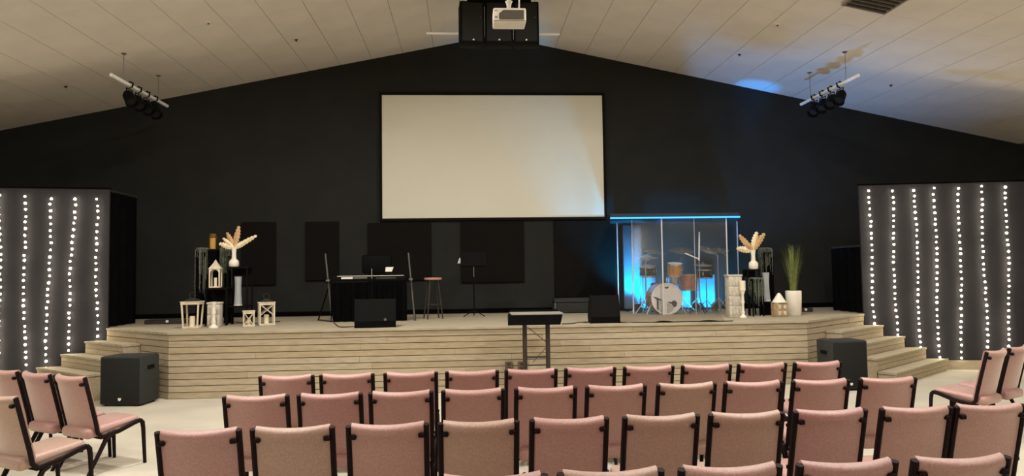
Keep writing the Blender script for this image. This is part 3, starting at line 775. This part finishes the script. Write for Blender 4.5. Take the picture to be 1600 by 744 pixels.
trailing_fern((5.26, 12.1, HS + 1.0), .28, .52, 'trailing dark green fern behind the right tall grey vase', 4)
pedestal_box((5.11, 11.82, HS), 0, .16, .18, .235, 'low black pedestal under the right grey vase')
tapered_vase((5.11, 11.80, HS + .235), .49, .135, 'tall grey vase on the low black pedestal at right')
hl = thing('cone_lantern', 'small carved wooden lantern with white cone roof at right', 'lantern', (5.10, 11.29, HS), math.radians(10))
MB().rbox(-.1, .1, -.09, .09, 0, .235, .012, 2).build('body', TANWOOD, hl)
for x, z in ((-.045, .05), (.045, .05), (-.045, .15), (.045, .15)):
    MB().rbox(x - .026, x + .026, -.094, -.08, z - .015, z + .05, .004, 1).build('window_frame', WHITEWOOD, hl)
MB().lathe([(.0, .235), (.118, .235), (.10, .26), (.05, .34), (.02, .385), (0, .39)], 18).build('roof', CERAM, hl)
gp = thing('grass_planter', 'tall white planter of green ornamental grass at right', 'planter', (5.47, 11.55, HS))
mpl = MB(); NP = 32; prof = [(.098, 0), (.112, .02), (.125, .30), (.127, .40), (.120, .415), (.112, .40), (.108, .37), (0, .37)]
mpl.lathe(prof, NP)
mpl.v = [(x * (1 + .025 * math.cos(16 * math.atan2(y, x))), y * (1 + .025 * math.cos(16 * math.atan2(y, x))), z) for x, y, z in mpl.v]
mpl.build('pot', CERAM, gp)
gm = MB(); rn = random.Random(9)
for k in range(230):
    a = rn.uniform(0, 6.28); r0 = rn.uniform(0, .06); sp = rn.uniform(.0, 1) ** 1.3 * .19; h = rn.uniform(.5, .86)
    p0 = Vector((r0 * math.cos(a), r0 * math.sin(a), .37)); wv = rn.uniform(.003, .006)
    sd = Vector((-math.sin(a), math.cos(a), 0)) * wv; pr_ = None
    ring = []
    for j in range(6):
        f = j / 5; c = p0 + Vector((math.cos(a) * sp * f ** 1.5, math.sin(a) * sp * f ** 1.5, h * f - .12 * sp * f ** 3))
        ring.append((c - sd * (1 - f * .9), c + sd * (1 - f * .9)))
    vs = [v for r_ in ring for v in r_]
    gm.add(vs, [(2 * j, 2 * j + 1, 2 * j + 3, 2 * j + 2) for j in range(5)])
gm.build('grass_blades', GRASSG, gp)['kind'] = 'stuff'
# low floor boxes in the back corners of the deck
for x, y, lab in ((-5.1, 12.35, 'low black floor box at the left rear of the stage'), (5.90, 12.5, 'low black floor box at the right rear of the stage')):
    t = thing('floor_box', lab, 'box', (x, y, HS), 0)
    MB().rbox(-.32, .32, -.12, .12, 0, .07, .008, 1).build('case', DARKMET, t)
    MB().lathe([(0, 0), (.025, 0), (.022, .02), (0, .02)], 10, (.06 if x < 0 else .18, -.12, .045), 'y').build('connector', WHITEPL, t)

# ------------------------------------------------------------------ keyboard corner
ks = thing('keyboard_stand', 'black slanted metal keyboard stand with tall leaning side rods', 'stand', (-1.62, 12.15, HS))
for sx, lean in ((-.635, -.175), (.73, -.125)):
    MB().tube([(sx, -.18, 0), (sx + lean, .12, 1.15)], .014, 8).build('leaning_rod', mat('rod_grey', (92, 90, 86), .5, .2, spec=.2), ks)
    MB().tube([(sx + lean * 1.8 - (.02 if sx < 0 else -.2), .30, 0), (sx + lean * .6, .0, .56)], .012, 8).build('rear_leg', BLACKPL, ks)
    MB().tube([(sx + lean * 1.8 - (.02 if sx < 0 else -.2), .31, .012), (sx, -.2, .012)], .012, 8).build('foot_bar', DARKMET, ks)
    MB().tube([(sx + lean * .62, -.19, .655), (sx + lean * .62, .22, .655)], .014, 8).build('support_arm', BLACKPL, ks)
    MB().lathe([(0, -.03), (.02, -.03), (.02, .03), (0, .03)], 10, (sx + lean * .62, .01, .69), 'x').build('knob', GREYMET, ks)
kb = thing('keyboard', 'slim black stage keyboard on the slanted stand', 'keyboard', (-1.65, 12.15, HS + .67))
MB().rbox(-.62, .62, -.17, .16, 0, .085, .012, 2).build('body', BLACKPL, kb)
keys = MB().rbox(-.56, .56, .00, .14, .085, .098, .003, 1).build('key_bed', WHITEPL, kb)
for k in range(20):
    if k % 7 in (2, 6): continue
    MB().box(-.54 + k * .055, -.515 + k * .055, .0, .09, .098, .106).build('black_key', BLACKPL, keys)
MB().box(-.46, -.27, -.175, -.168, .045, .078).build('white_label', PAPER, kb)
MB().box(-.26, -.03, -.175, -.168, .048, .078).build('rear_panel', GREYMET, kb)
MB().box(.12, .45, -.175, -.168, .040, .07).build('rear_panel', DARKMET, kb)
dp = thing('keyboard_drape', 'black cloth skirt hanging below the keyboard to the deck', 'cloth', (-1.66, 11.96, HS))
m = MB(); N = 72; pts = [(-.62 + 1.26 * k / N, .020 * math.sin(k * .8) + .01 * math.sin(k * 2.1)) for k in range(N + 1)]
vs = []
for zz, am in ((.004, 1.25), (.35, 1), (.66, .5)):
    vs += [(x, y * am, zz) for x, y in pts]
for zz, am in ((.004, 1.25), (.35, 1), (.66, .5)):
    vs += [(x, y * am + .008, zz) for x, y in pts]
q = N + 1; fs = []
for l in (0, 1, 3, 4):
    fs += [(l * q + k, l * q + k + 1, (l + 1) * q + k + 1, (l + 1) * q + k) for k in range(N)]
m.add(vs, fs, True).build('cloth', FLATBLK, dp)
mn = thing('computer_monitor', 'black flat monitor standing behind the keyboard', 'monitor', (-1.60, 12.62, HS))
MB().rbox(-.26, .26, -.02, .02, .80, 1.13, .03, 2).build('housing', BLACKPL, mn)
MB().tube([(0, .03, .0), (0, .03, .95)], .02, 8).build('pole', BLACKPL, mn)
MB().lathe([(0, 0), (.17, 0), (.16, .015), (0, .02)], 20, (0, .03, 0)).build('base', BLACKPL, mn)
sm = thing('sheet_music', 'small white sheet standing on the keyboard', 'paper', (-1.335, 12.18, HS + .83))
MB().add([(-.065, 0, 0), (.045, 0, 0), (.072, .03, .078), (-.062, .03, .078), (-.065, .003, 0), (.045, .003, 0), (.072, .033, .078), (-.062, .033, .078)],
         [(0, 1, 2, 3), (7, 6, 5, 4), (0, 4, 5, 1), (1, 5, 6, 2), (2, 6, 7, 3), (3, 7, 4, 0)]).build('sheet', PAPER, sm)
MB().box(-.06, .04, -.002, .03, -.062, -.003).build('clip', BLACKPL, sm)
ms = thing('microphone_stand', 'slim straight microphone stand in front of the keyboard', 'microphone stand', (-1.555, 11.62, HS))
MB().tube([(0, 0, .02), (0, 0, .72)], .009, 8).build('lower_tube', BLACKPL, ms)
MB().tube([(0, 0, .72), (0, 0, .89)], .008, 8).build('upper_tube', CHROME, ms)
MB().lathe([(0, 0), (.12, 0), (.12, .015), (.03, .03), (0, .03)], 20).build('base', BLACKPL, ms)
MB().lathe([(0, .88), (.013, .88), (.024, .93), (.022, .96), (0, .975)], 12).build('microphone', BLACKPL, ms)
def stool(loc, label):
    t = thing('bar_stool', label, 'stool', loc, .3)
    MB().lathe([(0, .675), (.145, .675), (.155, .69), (.155, .705), (.14, .715), (0, .718)], 24).build('seat', SEATPINK, t)
    for k in range(4):
        a = math.pi / 4 + k * math.pi / 2
        MB().tube([(.10 * math.cos(a), .10 * math.sin(a), .68), (.19 * math.cos(a), .19 * math.sin(a), 0)], .012, 8).build('leg', DARKMET, t)
    for z, r in ((.25, .155),):
        MB().tube([(r * math.cos(k * math.pi / 10), r * math.sin(k * math.pi / 10), z) for k in range(21)], .007, 6).build('ring', DARKMET, t)
stool((-.60, 12.38, HS), 'thin legged bar stool with a pinkish seat right of keyboard')
mu = thing('music_stand', 'black music stand in front of the square wall panel', 'music stand', (.115, 12.75, HS))
R = Matrix.Translation((0, 0, 1.04)) @ Matrix.Rotation(math.radians(-18), 4, 'X')
dk = MB().rbox(-.235, .235, -.012, .0, -.13, .13, .006, 1).xf(R).build('desk', BLACKPL, mu)
MB().box(-.235, .235, -.012, .05, -.135, -.125).xf(R).build('lip', BLACKPL, dk)
MB().tube([(0, -.01, .55), (0, -.01, .95)], .010, 8).build('upper_tube', GREYMET, mu)
MB().tube([(0, -.01, .05), (0, -.01, .72)], .013, 8).build('lower_tube', BLACKPL, mu)
for k in range(3):
    a = math.pi / 2 + k * 2 * math.pi / 3
    MB().tube([(0, -.01, .12), (.22 * math.cos(a), -.01 + .22 * math.sin(a), .01)], .009, 6).build('leg', BLACKPL, mu)
pp = thing('paper_sheet', 'white paper corner sticking out of the music stand', 'paper', (-.135, 12.79, HS + .965))
MB().extrude([(-.04, 0), (.06, 0), (.06, .10), (-.005, .10)], 'y', -.001, .002).build('sheet', PAPER, pp)
ec = thing('equipment_case', 'long low black equipment case against the gable wall', 'case', (2.22, 13.45, HS))
MB().rbox(-.58, .50, -.16, .16, .01, .285, .015, 2).build('body', BLACKSP, ec)
MB().box(-.59, .51, -.165, .165, .20, .212).build('lid_seam', BLACKPL, ec)
MB().rbox(-.585, -.555, -.19, -.16, .09, .20, .005, 1).build('handle', GREYMET, ec)

# cables on the deck
def cable(pts, label, r=.007):
    P = [Vector(p) for p in pts]; out = []
    for i in range(len(P) - 1):
        p0, p1, p2, p3 = P[max(i - 1, 0)], P[i], P[i + 1], P[min(i + 2, len(P) - 1)]
        for k in range(6):
            f = k / 6
            out.append(.5 * ((2 * p1) + (-p0 + p2) * f + (2 * p0 - 5 * p1 + 4 * p2 - p3) * f * f + (-p0 + 3 * p1 - 3 * p2 + p3) * f ** 3))
    out.append(P[-1])
    tag(MB().tube(out, r, 6).build('cable', CABLE), label, 'cable')
z = HS + .008
cable([(1.40, 10.50, z), (1.55, 10.53, z), (1.68, 10.72, z), (1.84, 10.80, z)], 'black cable curling left of the right floor monitor')
cable([(-1.70, 10.75, z), (-1.9, 10.72, z), (-2.05, 11.2, z), (-2.2, 11.8, z)], 'black cable running from left floor monitor to keyboard')
cable([(-3.9, 12.2, z), (-3.6, 12.0, z), (-3.45, 11.95, z), (-3.2, 12.3, z)], 'black cable on the deck behind the left lanterns')
cable([(2.35, 10.62, z), (2.6, 10.50, z), (2.95, 10.44, z), (3.3, 10.50, z), (3.65, 10.42, z), (4.0, 10.46, z)], 'black cable along the front edge of the drum rug')

# lectern and outlet boxes at the stage front
lc = thing('lectern', 'dark truss lectern with a slanted top in front of the stage', 'lectern', (.925, 9.62, 0), 0)
m = MB().extrude([(-.20, 1.015), (-.205, 1.155), (.24, 1.150), (.24, 1.11)], 'x', -.36, .345)
m.v = [(x + (z - 1.155) * .22, y, z) for x, y, z in m.v]
desk = m.build('desk', BLACKPL, lc)
MB().rbox(-.345, .36, -.215, .25, 1.152, 1.170, .004, 1).build('top_sheet', mat('lectern_top', (150, 146, 138), .5), desk)
MB().box(-.34, .34, .225, .245, 1.17, 1.195).build('book_lip', BLACKPL, desk)
for x in (-.155, .16):
    MB().tube([(x, -.02, .03), (x, -.02, 1.05)], .031, 12).build('column', DARKMET, lc)
for z_ in (.57, .46, .20):
    MB().tube([(-.155, -.02, z_), (.16, -.02, z_)], .014 if z_ > .5 else .010, 8).build('cross_bar', DARKMET, lc)
for a, b in (((-.12, .98), (.16, .75)), ((.16, .72), (-.05, .50)), ((-.155, .42), (.16, .22))):
    MB().tube([(a[0], -.015, a[1]), (b[0], -.015, b[1])], .006, 6).build('diagonal_brace', GREYMET, lc)
MB().rbox(-.30, .30, -.22, .18, 0, .03, .01, 1).build('base_plate', DARKMET, lc)
for i, x in enumerate((.587, .775)):
    t = thing('outlet_box', ['dark outlet box on the stage front, left of the pair', 'dark outlet box on the stage front, beside the lectern column'][i], 'outlet', (x, 10.318, .365), 0, 'outlet boxes on the stage front')
    MB().rbox(-.055, .055, -.045, .0, -.065, .065, .006, 1).build('box', mat('outlet_brown', (96, 78, 62), .6), t)
    for zz in (-.03, .03):
        MB().box(-.02, .02, -.049, -.045, zz - .016, zz + .016).build('socket', DARKMET, t)

# ------------------------------------------------------------------ drum enclosure
DZ = HS
A_, B_, C_, D_, E_ = (2.87, 13.30), (2.995, 12.62), (3.415, 12.15), (4.575, 12.15), (5.20, 13.25)
Mid = (3.995, 12.15)
SHH_ = 1.70
ds = thing('drum_shield', 'clear acrylic drum enclosure with glowing blue top edge', 'drum shield', (0, 0, DZ))
def panel(p, q):
    p, q = Vector((p[0], p[1], 0)), Vector((q[0], q[1], 0)); d = (q - p).normalized(); n = Vector((-d.y, d.x, 0)) * .004
    P = [p + d * .006 - n, q - d * .006 - n, q - d * .006 + n, p + d * .006 + n]
    MB().prism([(v.x, v.y) for v in P], .004, SHH_).build('acrylic_panel', ACRYL, ds)
for p, q in ((A_, B_), (B_, C_), (C_, Mid), (Mid, D_), (D_, E_)): panel(p, q)
for i, p in enumerate((A_, B_, C_, D_, E_)):
    MB().lathe([(0, .004), (.012, .004), (.012, SHH_ + .01), (0, SHH_ + .01)], 8, (p[0], p[1], 0)).build('hinge_strip', ACRYLEDGE, ds)
MB().lathe([(0, .004), (.004, .004), (.004, SHH_), (0, SHH_)], 6, (Mid[0], Mid[1], 0)).build('hinge_strip', ACRYLEDGE, ds)
def grow(p, k=.06):
    c = (4.05, 12.8); return (p[0] + (p[0] - c[0]) * k, p[1] + (p[1] - c[1]) * k)
lidp = [(2.50, 12.10), (4.80, 12.10), (5.32, 13.60), (2.80, 13.60)]
MB().prism(lidp, SHH_ + .015, SHH_ + .085).build('lid', mat('lid_foam', (46, 48, 56), .9, var=.1), ds)
lp = [(2.495, 12.09), (3.415, 12.09), (4.805, 12.09)]
for p, q in zip(lp[:-1], lp[1:]):
    MB().tube([(p[0], p[1], SHH_ + .008), (q[0], q[1], SHH_ + .008)], .013, 6).build('led_strip', LEDSTRIP, ds)
# grey baffles at the back of the enclosure, washed by blue floor lights
def gobo(x, y, wd, h, label, rz=0):
    t = thing('sound_baffle', label, 'panel', (x, y, DZ), rz, 'baffles behind the drums')
    MB().rbox(-wd / 2, wd / 2, -.03, .03, .05, h, .02, 2).build('pad', CLOTHWH, t)
    for s in (-1, 1): MB().box(s * wd / 2 * .7 - .02, s * wd / 2 * .7 + .02, -.12, .12, 0, .05).build('foot', BLACKPL, t)
gobo(3.20, 13.50, .36, 1.68, 'tall pale baffle washed blue at the left of the drums')
gobo(3.53, 13.58, .28, .66, 'low pale baffle glowing blue left of the bass drum')
gobo(4.20, 13.56, .30, .56, 'low pale baffle glowing blue behind the floor tom')
gobo(4.66, 13.56, .36, .70, 'low pale baffle glowing blue right of the floor tom')
def floor_par(x, y, tx, ty, tz, watts, label, col=(0, .43, 1), ang_=80, blend=.6):
    t = thing('floor_light', label, 'stage light', (x, y, DZ))
    MB().lathe([(0, 0), (.075, 0), (.075, .02), (0, .02)], 14).build('base', BLACKPL, t)
    d = (Vector((tx, ty, tz)) - Vector((x, y, DZ + .10))).normalized()
    Q = d.to_track_quat('-Z', 'Y').to_matrix().to_4x4(); R = Matrix.Translation((0, 0, .10)) @ Q
    hd = MB().lathe([(0, .06), (.045, .06), (.06, .03), (.062, -.05), (.055, -.05), (.05, -.03), (0, -.03)], 16).xf(R).build('lamp_head', BLACKPL, t)
    MB().lathe([(0, -.032), (.049, -.032), (.049, -.04), (0, -.04)], 14).xf(R).build('lens', LEDLENS, hd)
    MB().tube([(.07, 0, .0), (.07, 0, .10), (.06, 0, .10)], .008, 6).build('yoke', BLACKPL, t)
    MB().tube([(-.07, 0, .0), (-.07, 0, .10), (-.06, 0, .10)], .008, 6).build('yoke', BLACKPL, t)
    l = bpy.data.lights.new('floor_light_beam', 'SPOT'); l.energy = watts; l.color = col; l.spot_size = math.radians(ang_); l.spot_blend = blend; l.shadow_soft_size = .09
    o = bpy.data.objects.new('floor_light_beam', l); o.matrix_world = Matrix.Translation(Vector((x, y, DZ + .10)) + d * .06) @ Q; COL.objects.link(o)
floor_par(3.16, 12.98, 3.20, 13.5, 2.05, 420, 'blue floor light below the tall blue baffle', ang_=95)
floor_par(3.50, 13.06, 3.54, 13.55, 1.3, 190, 'blue floor light left of the bass drum', ang_=110)
floor_par(4.30, 13.08, 4.22, 13.53, 1.25, 120, 'blue floor light behind the floor tom', ang_=110)
floor_par(4.66, 13.04, 4.68, 13.53, 1.3, 200, 'blue floor light right of the floor tom', ang_=110)
floor_par(5.50, 12.86, 5.86, 13.66, 5.4, 900, 'blue uplight behind the drum enclosure aimed at the ceiling', col=(0, .29, 1), ang_=14, blend=.8)
floor_par(5.35, 12.35, 6.55, 12.9, 5.2, 330, 'blue uplight behind the right decorations washing the ceiling', col=(.10, .38, 1), ang_=100, blend=1)

# rug under the drums
rg = MB(); N = 40
xs = [2.30 + 1.62 * k / N for k in range(N + 1)]
def ry(x): return 10.56 + .025 * math.sin(x * 7) + .02 * math.sin(x * 13)
vs = []; rows_ = 6
for j in range(rows_ + 1):
    for x in xs:
        xx = x + (j / rows_) * (.75 * (x - 2.3) / 1.62 + .2)
        y = ry(x) + (13.60 - ry(x)) * j / rows_
        lift = .018 * max(0, math.sin(x * 9)) if j == 0 else 0
        vs.append((xx, y, HS + .008 + lift))
n0 = len(vs); vs += [(x, y, max(HS + .001, z_ - .006)) for x, y, z_ in vs]
q = N + 1; fs = []
for j in range(rows_):
    for k in range(N):
        fs.append((j * q + k, j * q + k + 1, (j + 1) * q + k + 1, (j + 1) * q + k)); fs.append((n0 + j * q + k, n0 + (j + 1) * q + k, n0 + (j + 1) * q + k + 1, n0 + j * q + k + 1))
for k in range(N): fs.append((k, n0 + k, n0 + k + 1, k + 1))
tag(rg.add(vs, fs, True).build('drum_rug', RUG), 'grey beige rug with curling front edge under the drums', 'rug')

# ------------------------------------------------------------------ drum kit
def drum(parent, name, r, depth, shell, c, axis='z', heads=True):
    s = MB().lathe([(r * .96, -depth / 2), (r, -depth / 2), (r, depth / 2), (r * .96, depth / 2)], 32, c, axis).build(name, shell, parent)
    for z_ in (-depth / 2, depth / 2):
        cc = Vector(c) + (Vector((0, 0, z_)) if axis == 'z' else Vector((0, -z_, 0)))
        MB().lathe([(r * .97, -.014), (r * 1.035, -.014), (r * 1.035, .014), (r * .97, .014)], 32, cc, axis).build('hoop', CHROME, s)
        MB().lathe([(0, -.003), (r * .97, -.003), (r * .97, .003), (0, .003)], 32, cc, axis).build('head', HEAD, s)
    return s
bd = thing('bass_drum', 'copper bass drum with a white front head', 'drum', (3.52, 12.30, DZ))
rb = .272
sh = MB().lathe([(rb * .97, -.40), (rb, -.40), (rb, 0), (rb * .97, 0)], 40, (0, 0, rb + .01), 'y').build('shell', COPPER, bd)
MB().lathe([(rb * .95, -.025), (rb * 1.03, -.025), (rb * 1.03, .02), (rb * .95, .02)], 40, (0, 0, rb + .01), 'y').build('hoop', HEAD, sh)
MB().lathe([(rb * .95, -.02), (rb * 1.03, -.02), (rb * 1.03, .02), (rb * .95, .02)], 40, (0, .40, rb + .01), 'y').build('hoop', COPPER, sh)
fh = MB().lathe([(0, 0), (rb * .96, 0), (rb * .96, .012), (0, .012)], 40, (0, 0, rb + .01), 'y').build('front_head', HEAD, bd)
MARK = mat('head_mark', (58, 54, 50), .7); MARKG = mat('head_mark_grey', (176, 170, 164), .7)
def mark(poly, m): MB().extrude([(x, z_ + rb + .01) for x, z_ in poly], 'y', -.0145, -.0122).build('printed_mark', m, fh)
u = rb / 225
def pp_(pts): return [((x - 395) * u, (445 - y) * u) for x, y in pts]
mark(pp_([(178, 412), (235, 418), (322, 458), (318, 470), (268, 462), (268, 655), (240, 640), (240, 455), (205, 425)]), MARK)
mark(pp_([(272, 468), (328, 474), (328, 672), (272, 660)]), MARKG)
mark(pp_([(388, 505), (440, 520), (500, 560), (470, 620), (400, 668), (388, 668)]), MARKG)
mark(pp_([(405, 486), (455, 492), (490, 470), (525, 478), (545, 510), (530, 555), (490, 572), (462, 520), (410, 500)]), MARK)
mark(pp_([(362, 275), (420, 262), (424, 280), (395, 298), (365, 288)]), MARK)
for s in (-1, 1): MB().tube([(s * .25, .12, .2), (s * .36, .04, .005)], .009, 6).build('spur', CHROME, bd)
MB().tube([(.06, .2, 2 * rb), (.06, .2, 2 * rb + .10), (.14, .2, 2 * rb + .14)], .012, 8).build('tom_mount', CHROME, bd)
for k in range(8):
    a = k * math.pi / 4 + .39
    MB().box(-.012, .012, .03, .09, -.01, .03).xf(Matrix.Translation((rb * 1.0 * math.cos(a), 0, rb + .01 + rb * math.sin(a))) @ Matrix.Rotation(math.pi / 2 - a, 4, 'Y')).build('lug', CHROME, bd)
def tom(loc, r, d, shell, label, legs=False, tilt=0, zc=.28):
    t = thing('tom_drum', label, 'drum', loc, 0)
    s = drum(t, 'shell', r, d, shell, (0, 0, d / 2 if not legs else zc))
    if legs:
        for k in range(3):
            a = k * 2.1 + .5
            MB().tube([(r * 1.03 * math.cos(a), r * 1.03 * math.sin(a), zc + .08), (r * 1.05 * math.cos(a), r * 1.05 * math.sin(a), .0)], .008, 6).build('leg', CHROME, t)
    if tilt: t.rotation_euler = (tilt, 0, 0)
    for k in range(6):
        a = k * math.pi / 3
        MB().box(r * .99, r * 1.06, -.012, .012, -.03, .03).xf(Matrix.Translation((0, 0, d / 2 if not legs else zc)) @ Matrix.Rotation(a, 4, 'Z')).build('lug', CHROME, t)
    return t
tom((3.72, 12.46, DZ + .70), .135, .20, GOLDSH, 'gold rack tom mounted above the bass drum', tilt=math.radians(12))
tom((4.04, 12.70, DZ), .165, .27, COPPER, 'copper floor tom right of the bass drum', True, 0, .56)
tom((3.36, 12.96, DZ + .70), .15, .17, BLACKPL, 'black rack tom left of the gold tom', tilt=math.radians(10))
tom((4.42, 12.90, DZ + .64), .14, .14, BLACKPL, 'black side drum at the right of the kit')
for lx, ly, lab in ((3.30, 13.14, 'chrome pole holding the black rack tom'), (4.50, 13.06, 'chrome pole holding the black side drum')):
    t = thing('drum_pole', lab, 'stand', (lx, ly, DZ))
    MB().tube([(0, 0, .02), (0, 0, .72), (.03, -.04, .74)], .012, 8).build('tube', CHROME, t)
    for k in range(3):
        a = k * 2.094 + .3
        MB().tube([(0, 0, .22), (.2 * math.cos(a), .2 * math.sin(a), .01)], .008, 6).build('leg', CHROME, t)
sn = thing('snare_drum', 'chrome snare drum on a stand behind the bass drum', 'drum', (3.92, 13.02, DZ))
drum(sn, 'shell', .17, .13, CHROME, (0, 0, .60))
MB().tube([(0, 0, .05), (0, 0, .52)], .012, 8).build('pole', CHROME, sn)
for k in range(3):
    a = k * 2.094
    MB().tube([(0, 0, .22), (.2 * math.cos(a), .2 * math.sin(a), .01)], .008, 6).build('leg', CHROME, sn)
    MB().tube([(0, 0, .48), (.16 * math.cos(a), .16 * math.sin(a), .53)], .008, 6).build('basket_arm', CHROME, sn)
def cymbal(parent, c, r, tilt, tiltz=0):
    R = Matrix.Translation(c) @ Matrix.Rotation(tiltz, 4, 'Y') @ Matrix.Rotation(tilt, 4, 'X')
    cy = MB().lathe([(.0, .028), (.02, .026), (.04, .012), (r * .6, .004), (r, -.008), (r, -.011), (r * .6, .0), (.04, .008), (0, .02)], 28).xf(R).build('cymbal', CYMB, parent)
    MB().lathe([(0, .03), (.012, .03), (.012, .05), (0, .052)], 8).xf(R).build('wing_nut', CHROME, cy)
def cymbal_stand(base, c, r, label, tilt=.2, tz=0, hat=False):
    t = thing('cymbal_stand', label, 'cymbal', (base[0], base[1], DZ))
    off = Vector(c) - Vector((base[0], base[1], DZ))
    zt = off.z
    elb = Vector((0, 0, zt - .12))
    MB().tube([(0, 0, .03), elb], .012, 8).build('pole', CHROME, t)
    if off.xy.length > .03: MB().tube([elb, off], .009, 8).build('boom_arm', CHROME, t)
    else: MB().tube([elb, off], .007, 8).build('boom_arm', CHROME, t)
    for k in range(3):
        a = k * 2.094 + base[0] * 3
        MB().tube([(0, 0, .28), (.23 * math.cos(a), .23 * math.sin(a), .012)], .010, 6).build('leg', CHROME, t)
    cymbal(t, off, r, tilt, tz)
    if hat: cymbal(t, off - Vector((0, 0, .035)), r, math.pi + tilt, tz)
    return t
cymbal_stand((3.30, 13.30), (3.50, 13.00, 2.085), .22, 'dim cymbal on a stand at the left of the kit', .22, .1)
cymbal_stand((4.10, 13.30), (4.01, 12.95, 2.10), .235, 'large crash cymbal above the gold tom', .30)
cymbal_stand((4.55, 12.55), (4.46, 12.80, 2.10), .17, 'bright blue lit cymbal at the right of the kit', .45, .25)
cymbal_stand((4.44, 13.32), (4.42, 12.98, 1.82), .17, 'low cymbal over the black side drum', .15)
cymbal_stand((3.24, 12.66), (3.33, 12.74, 1.97), .17, 'hi-hat cymbals on a stand at left of kit', .12, 0, True)
cymbal_stand((4.92, 13.10), (4.76, 13.05, 2.10), .19, 'dim cymbal near the right side of the enclosure', .25)
bm_ = thing('boom_stand', 'white boom microphone stand leaning over the floor tom', 'microphone stand', (4.165, 12.44, DZ))
MB().tube([(0, 0, .02), (0, .0, .98)], .009, 8).build('lower_tube', CHROME, bm_)
MB().tube([(0, 0, .95), (.02, 0, 1.47)], .013, 8).build('upper_tube', WHITEPIPE, bm_)
MB().tube([(0, 0, .98), (-.24, .05, 1.09)], .012, 8).build('boom_arm', WHITEPIPE, bm_)
for k in range(3):
    a = k * 2.094 + .6
    MB().tube([(0, 0, .20), (.20 * math.cos(a), .20 * math.sin(a), .01)], .009, 6).build('leg', BLACKPL, bm_)
th_t = thing('drum_throne', 'round black drum seat behind the snare drum', 'stool', (3.68, 13.30, DZ))
MB().lathe([(0, .46), (.16, .46), (.175, .48), (.175, .53), (.15, .55), (0, .555)], 22).build('seat', BLACKPL, th_t)
MB().tube([(0, 0, .10), (0, 0, .47)], .016, 8).build('post', CHROME, th_t)
for k in range(3):
    a = k * 2.094 + 1
    MB().tube([(0, 0, .22), (.22 * math.cos(a), .22 * math.sin(a), .01)], .010, 6).build('leg', CHROME, th_t)
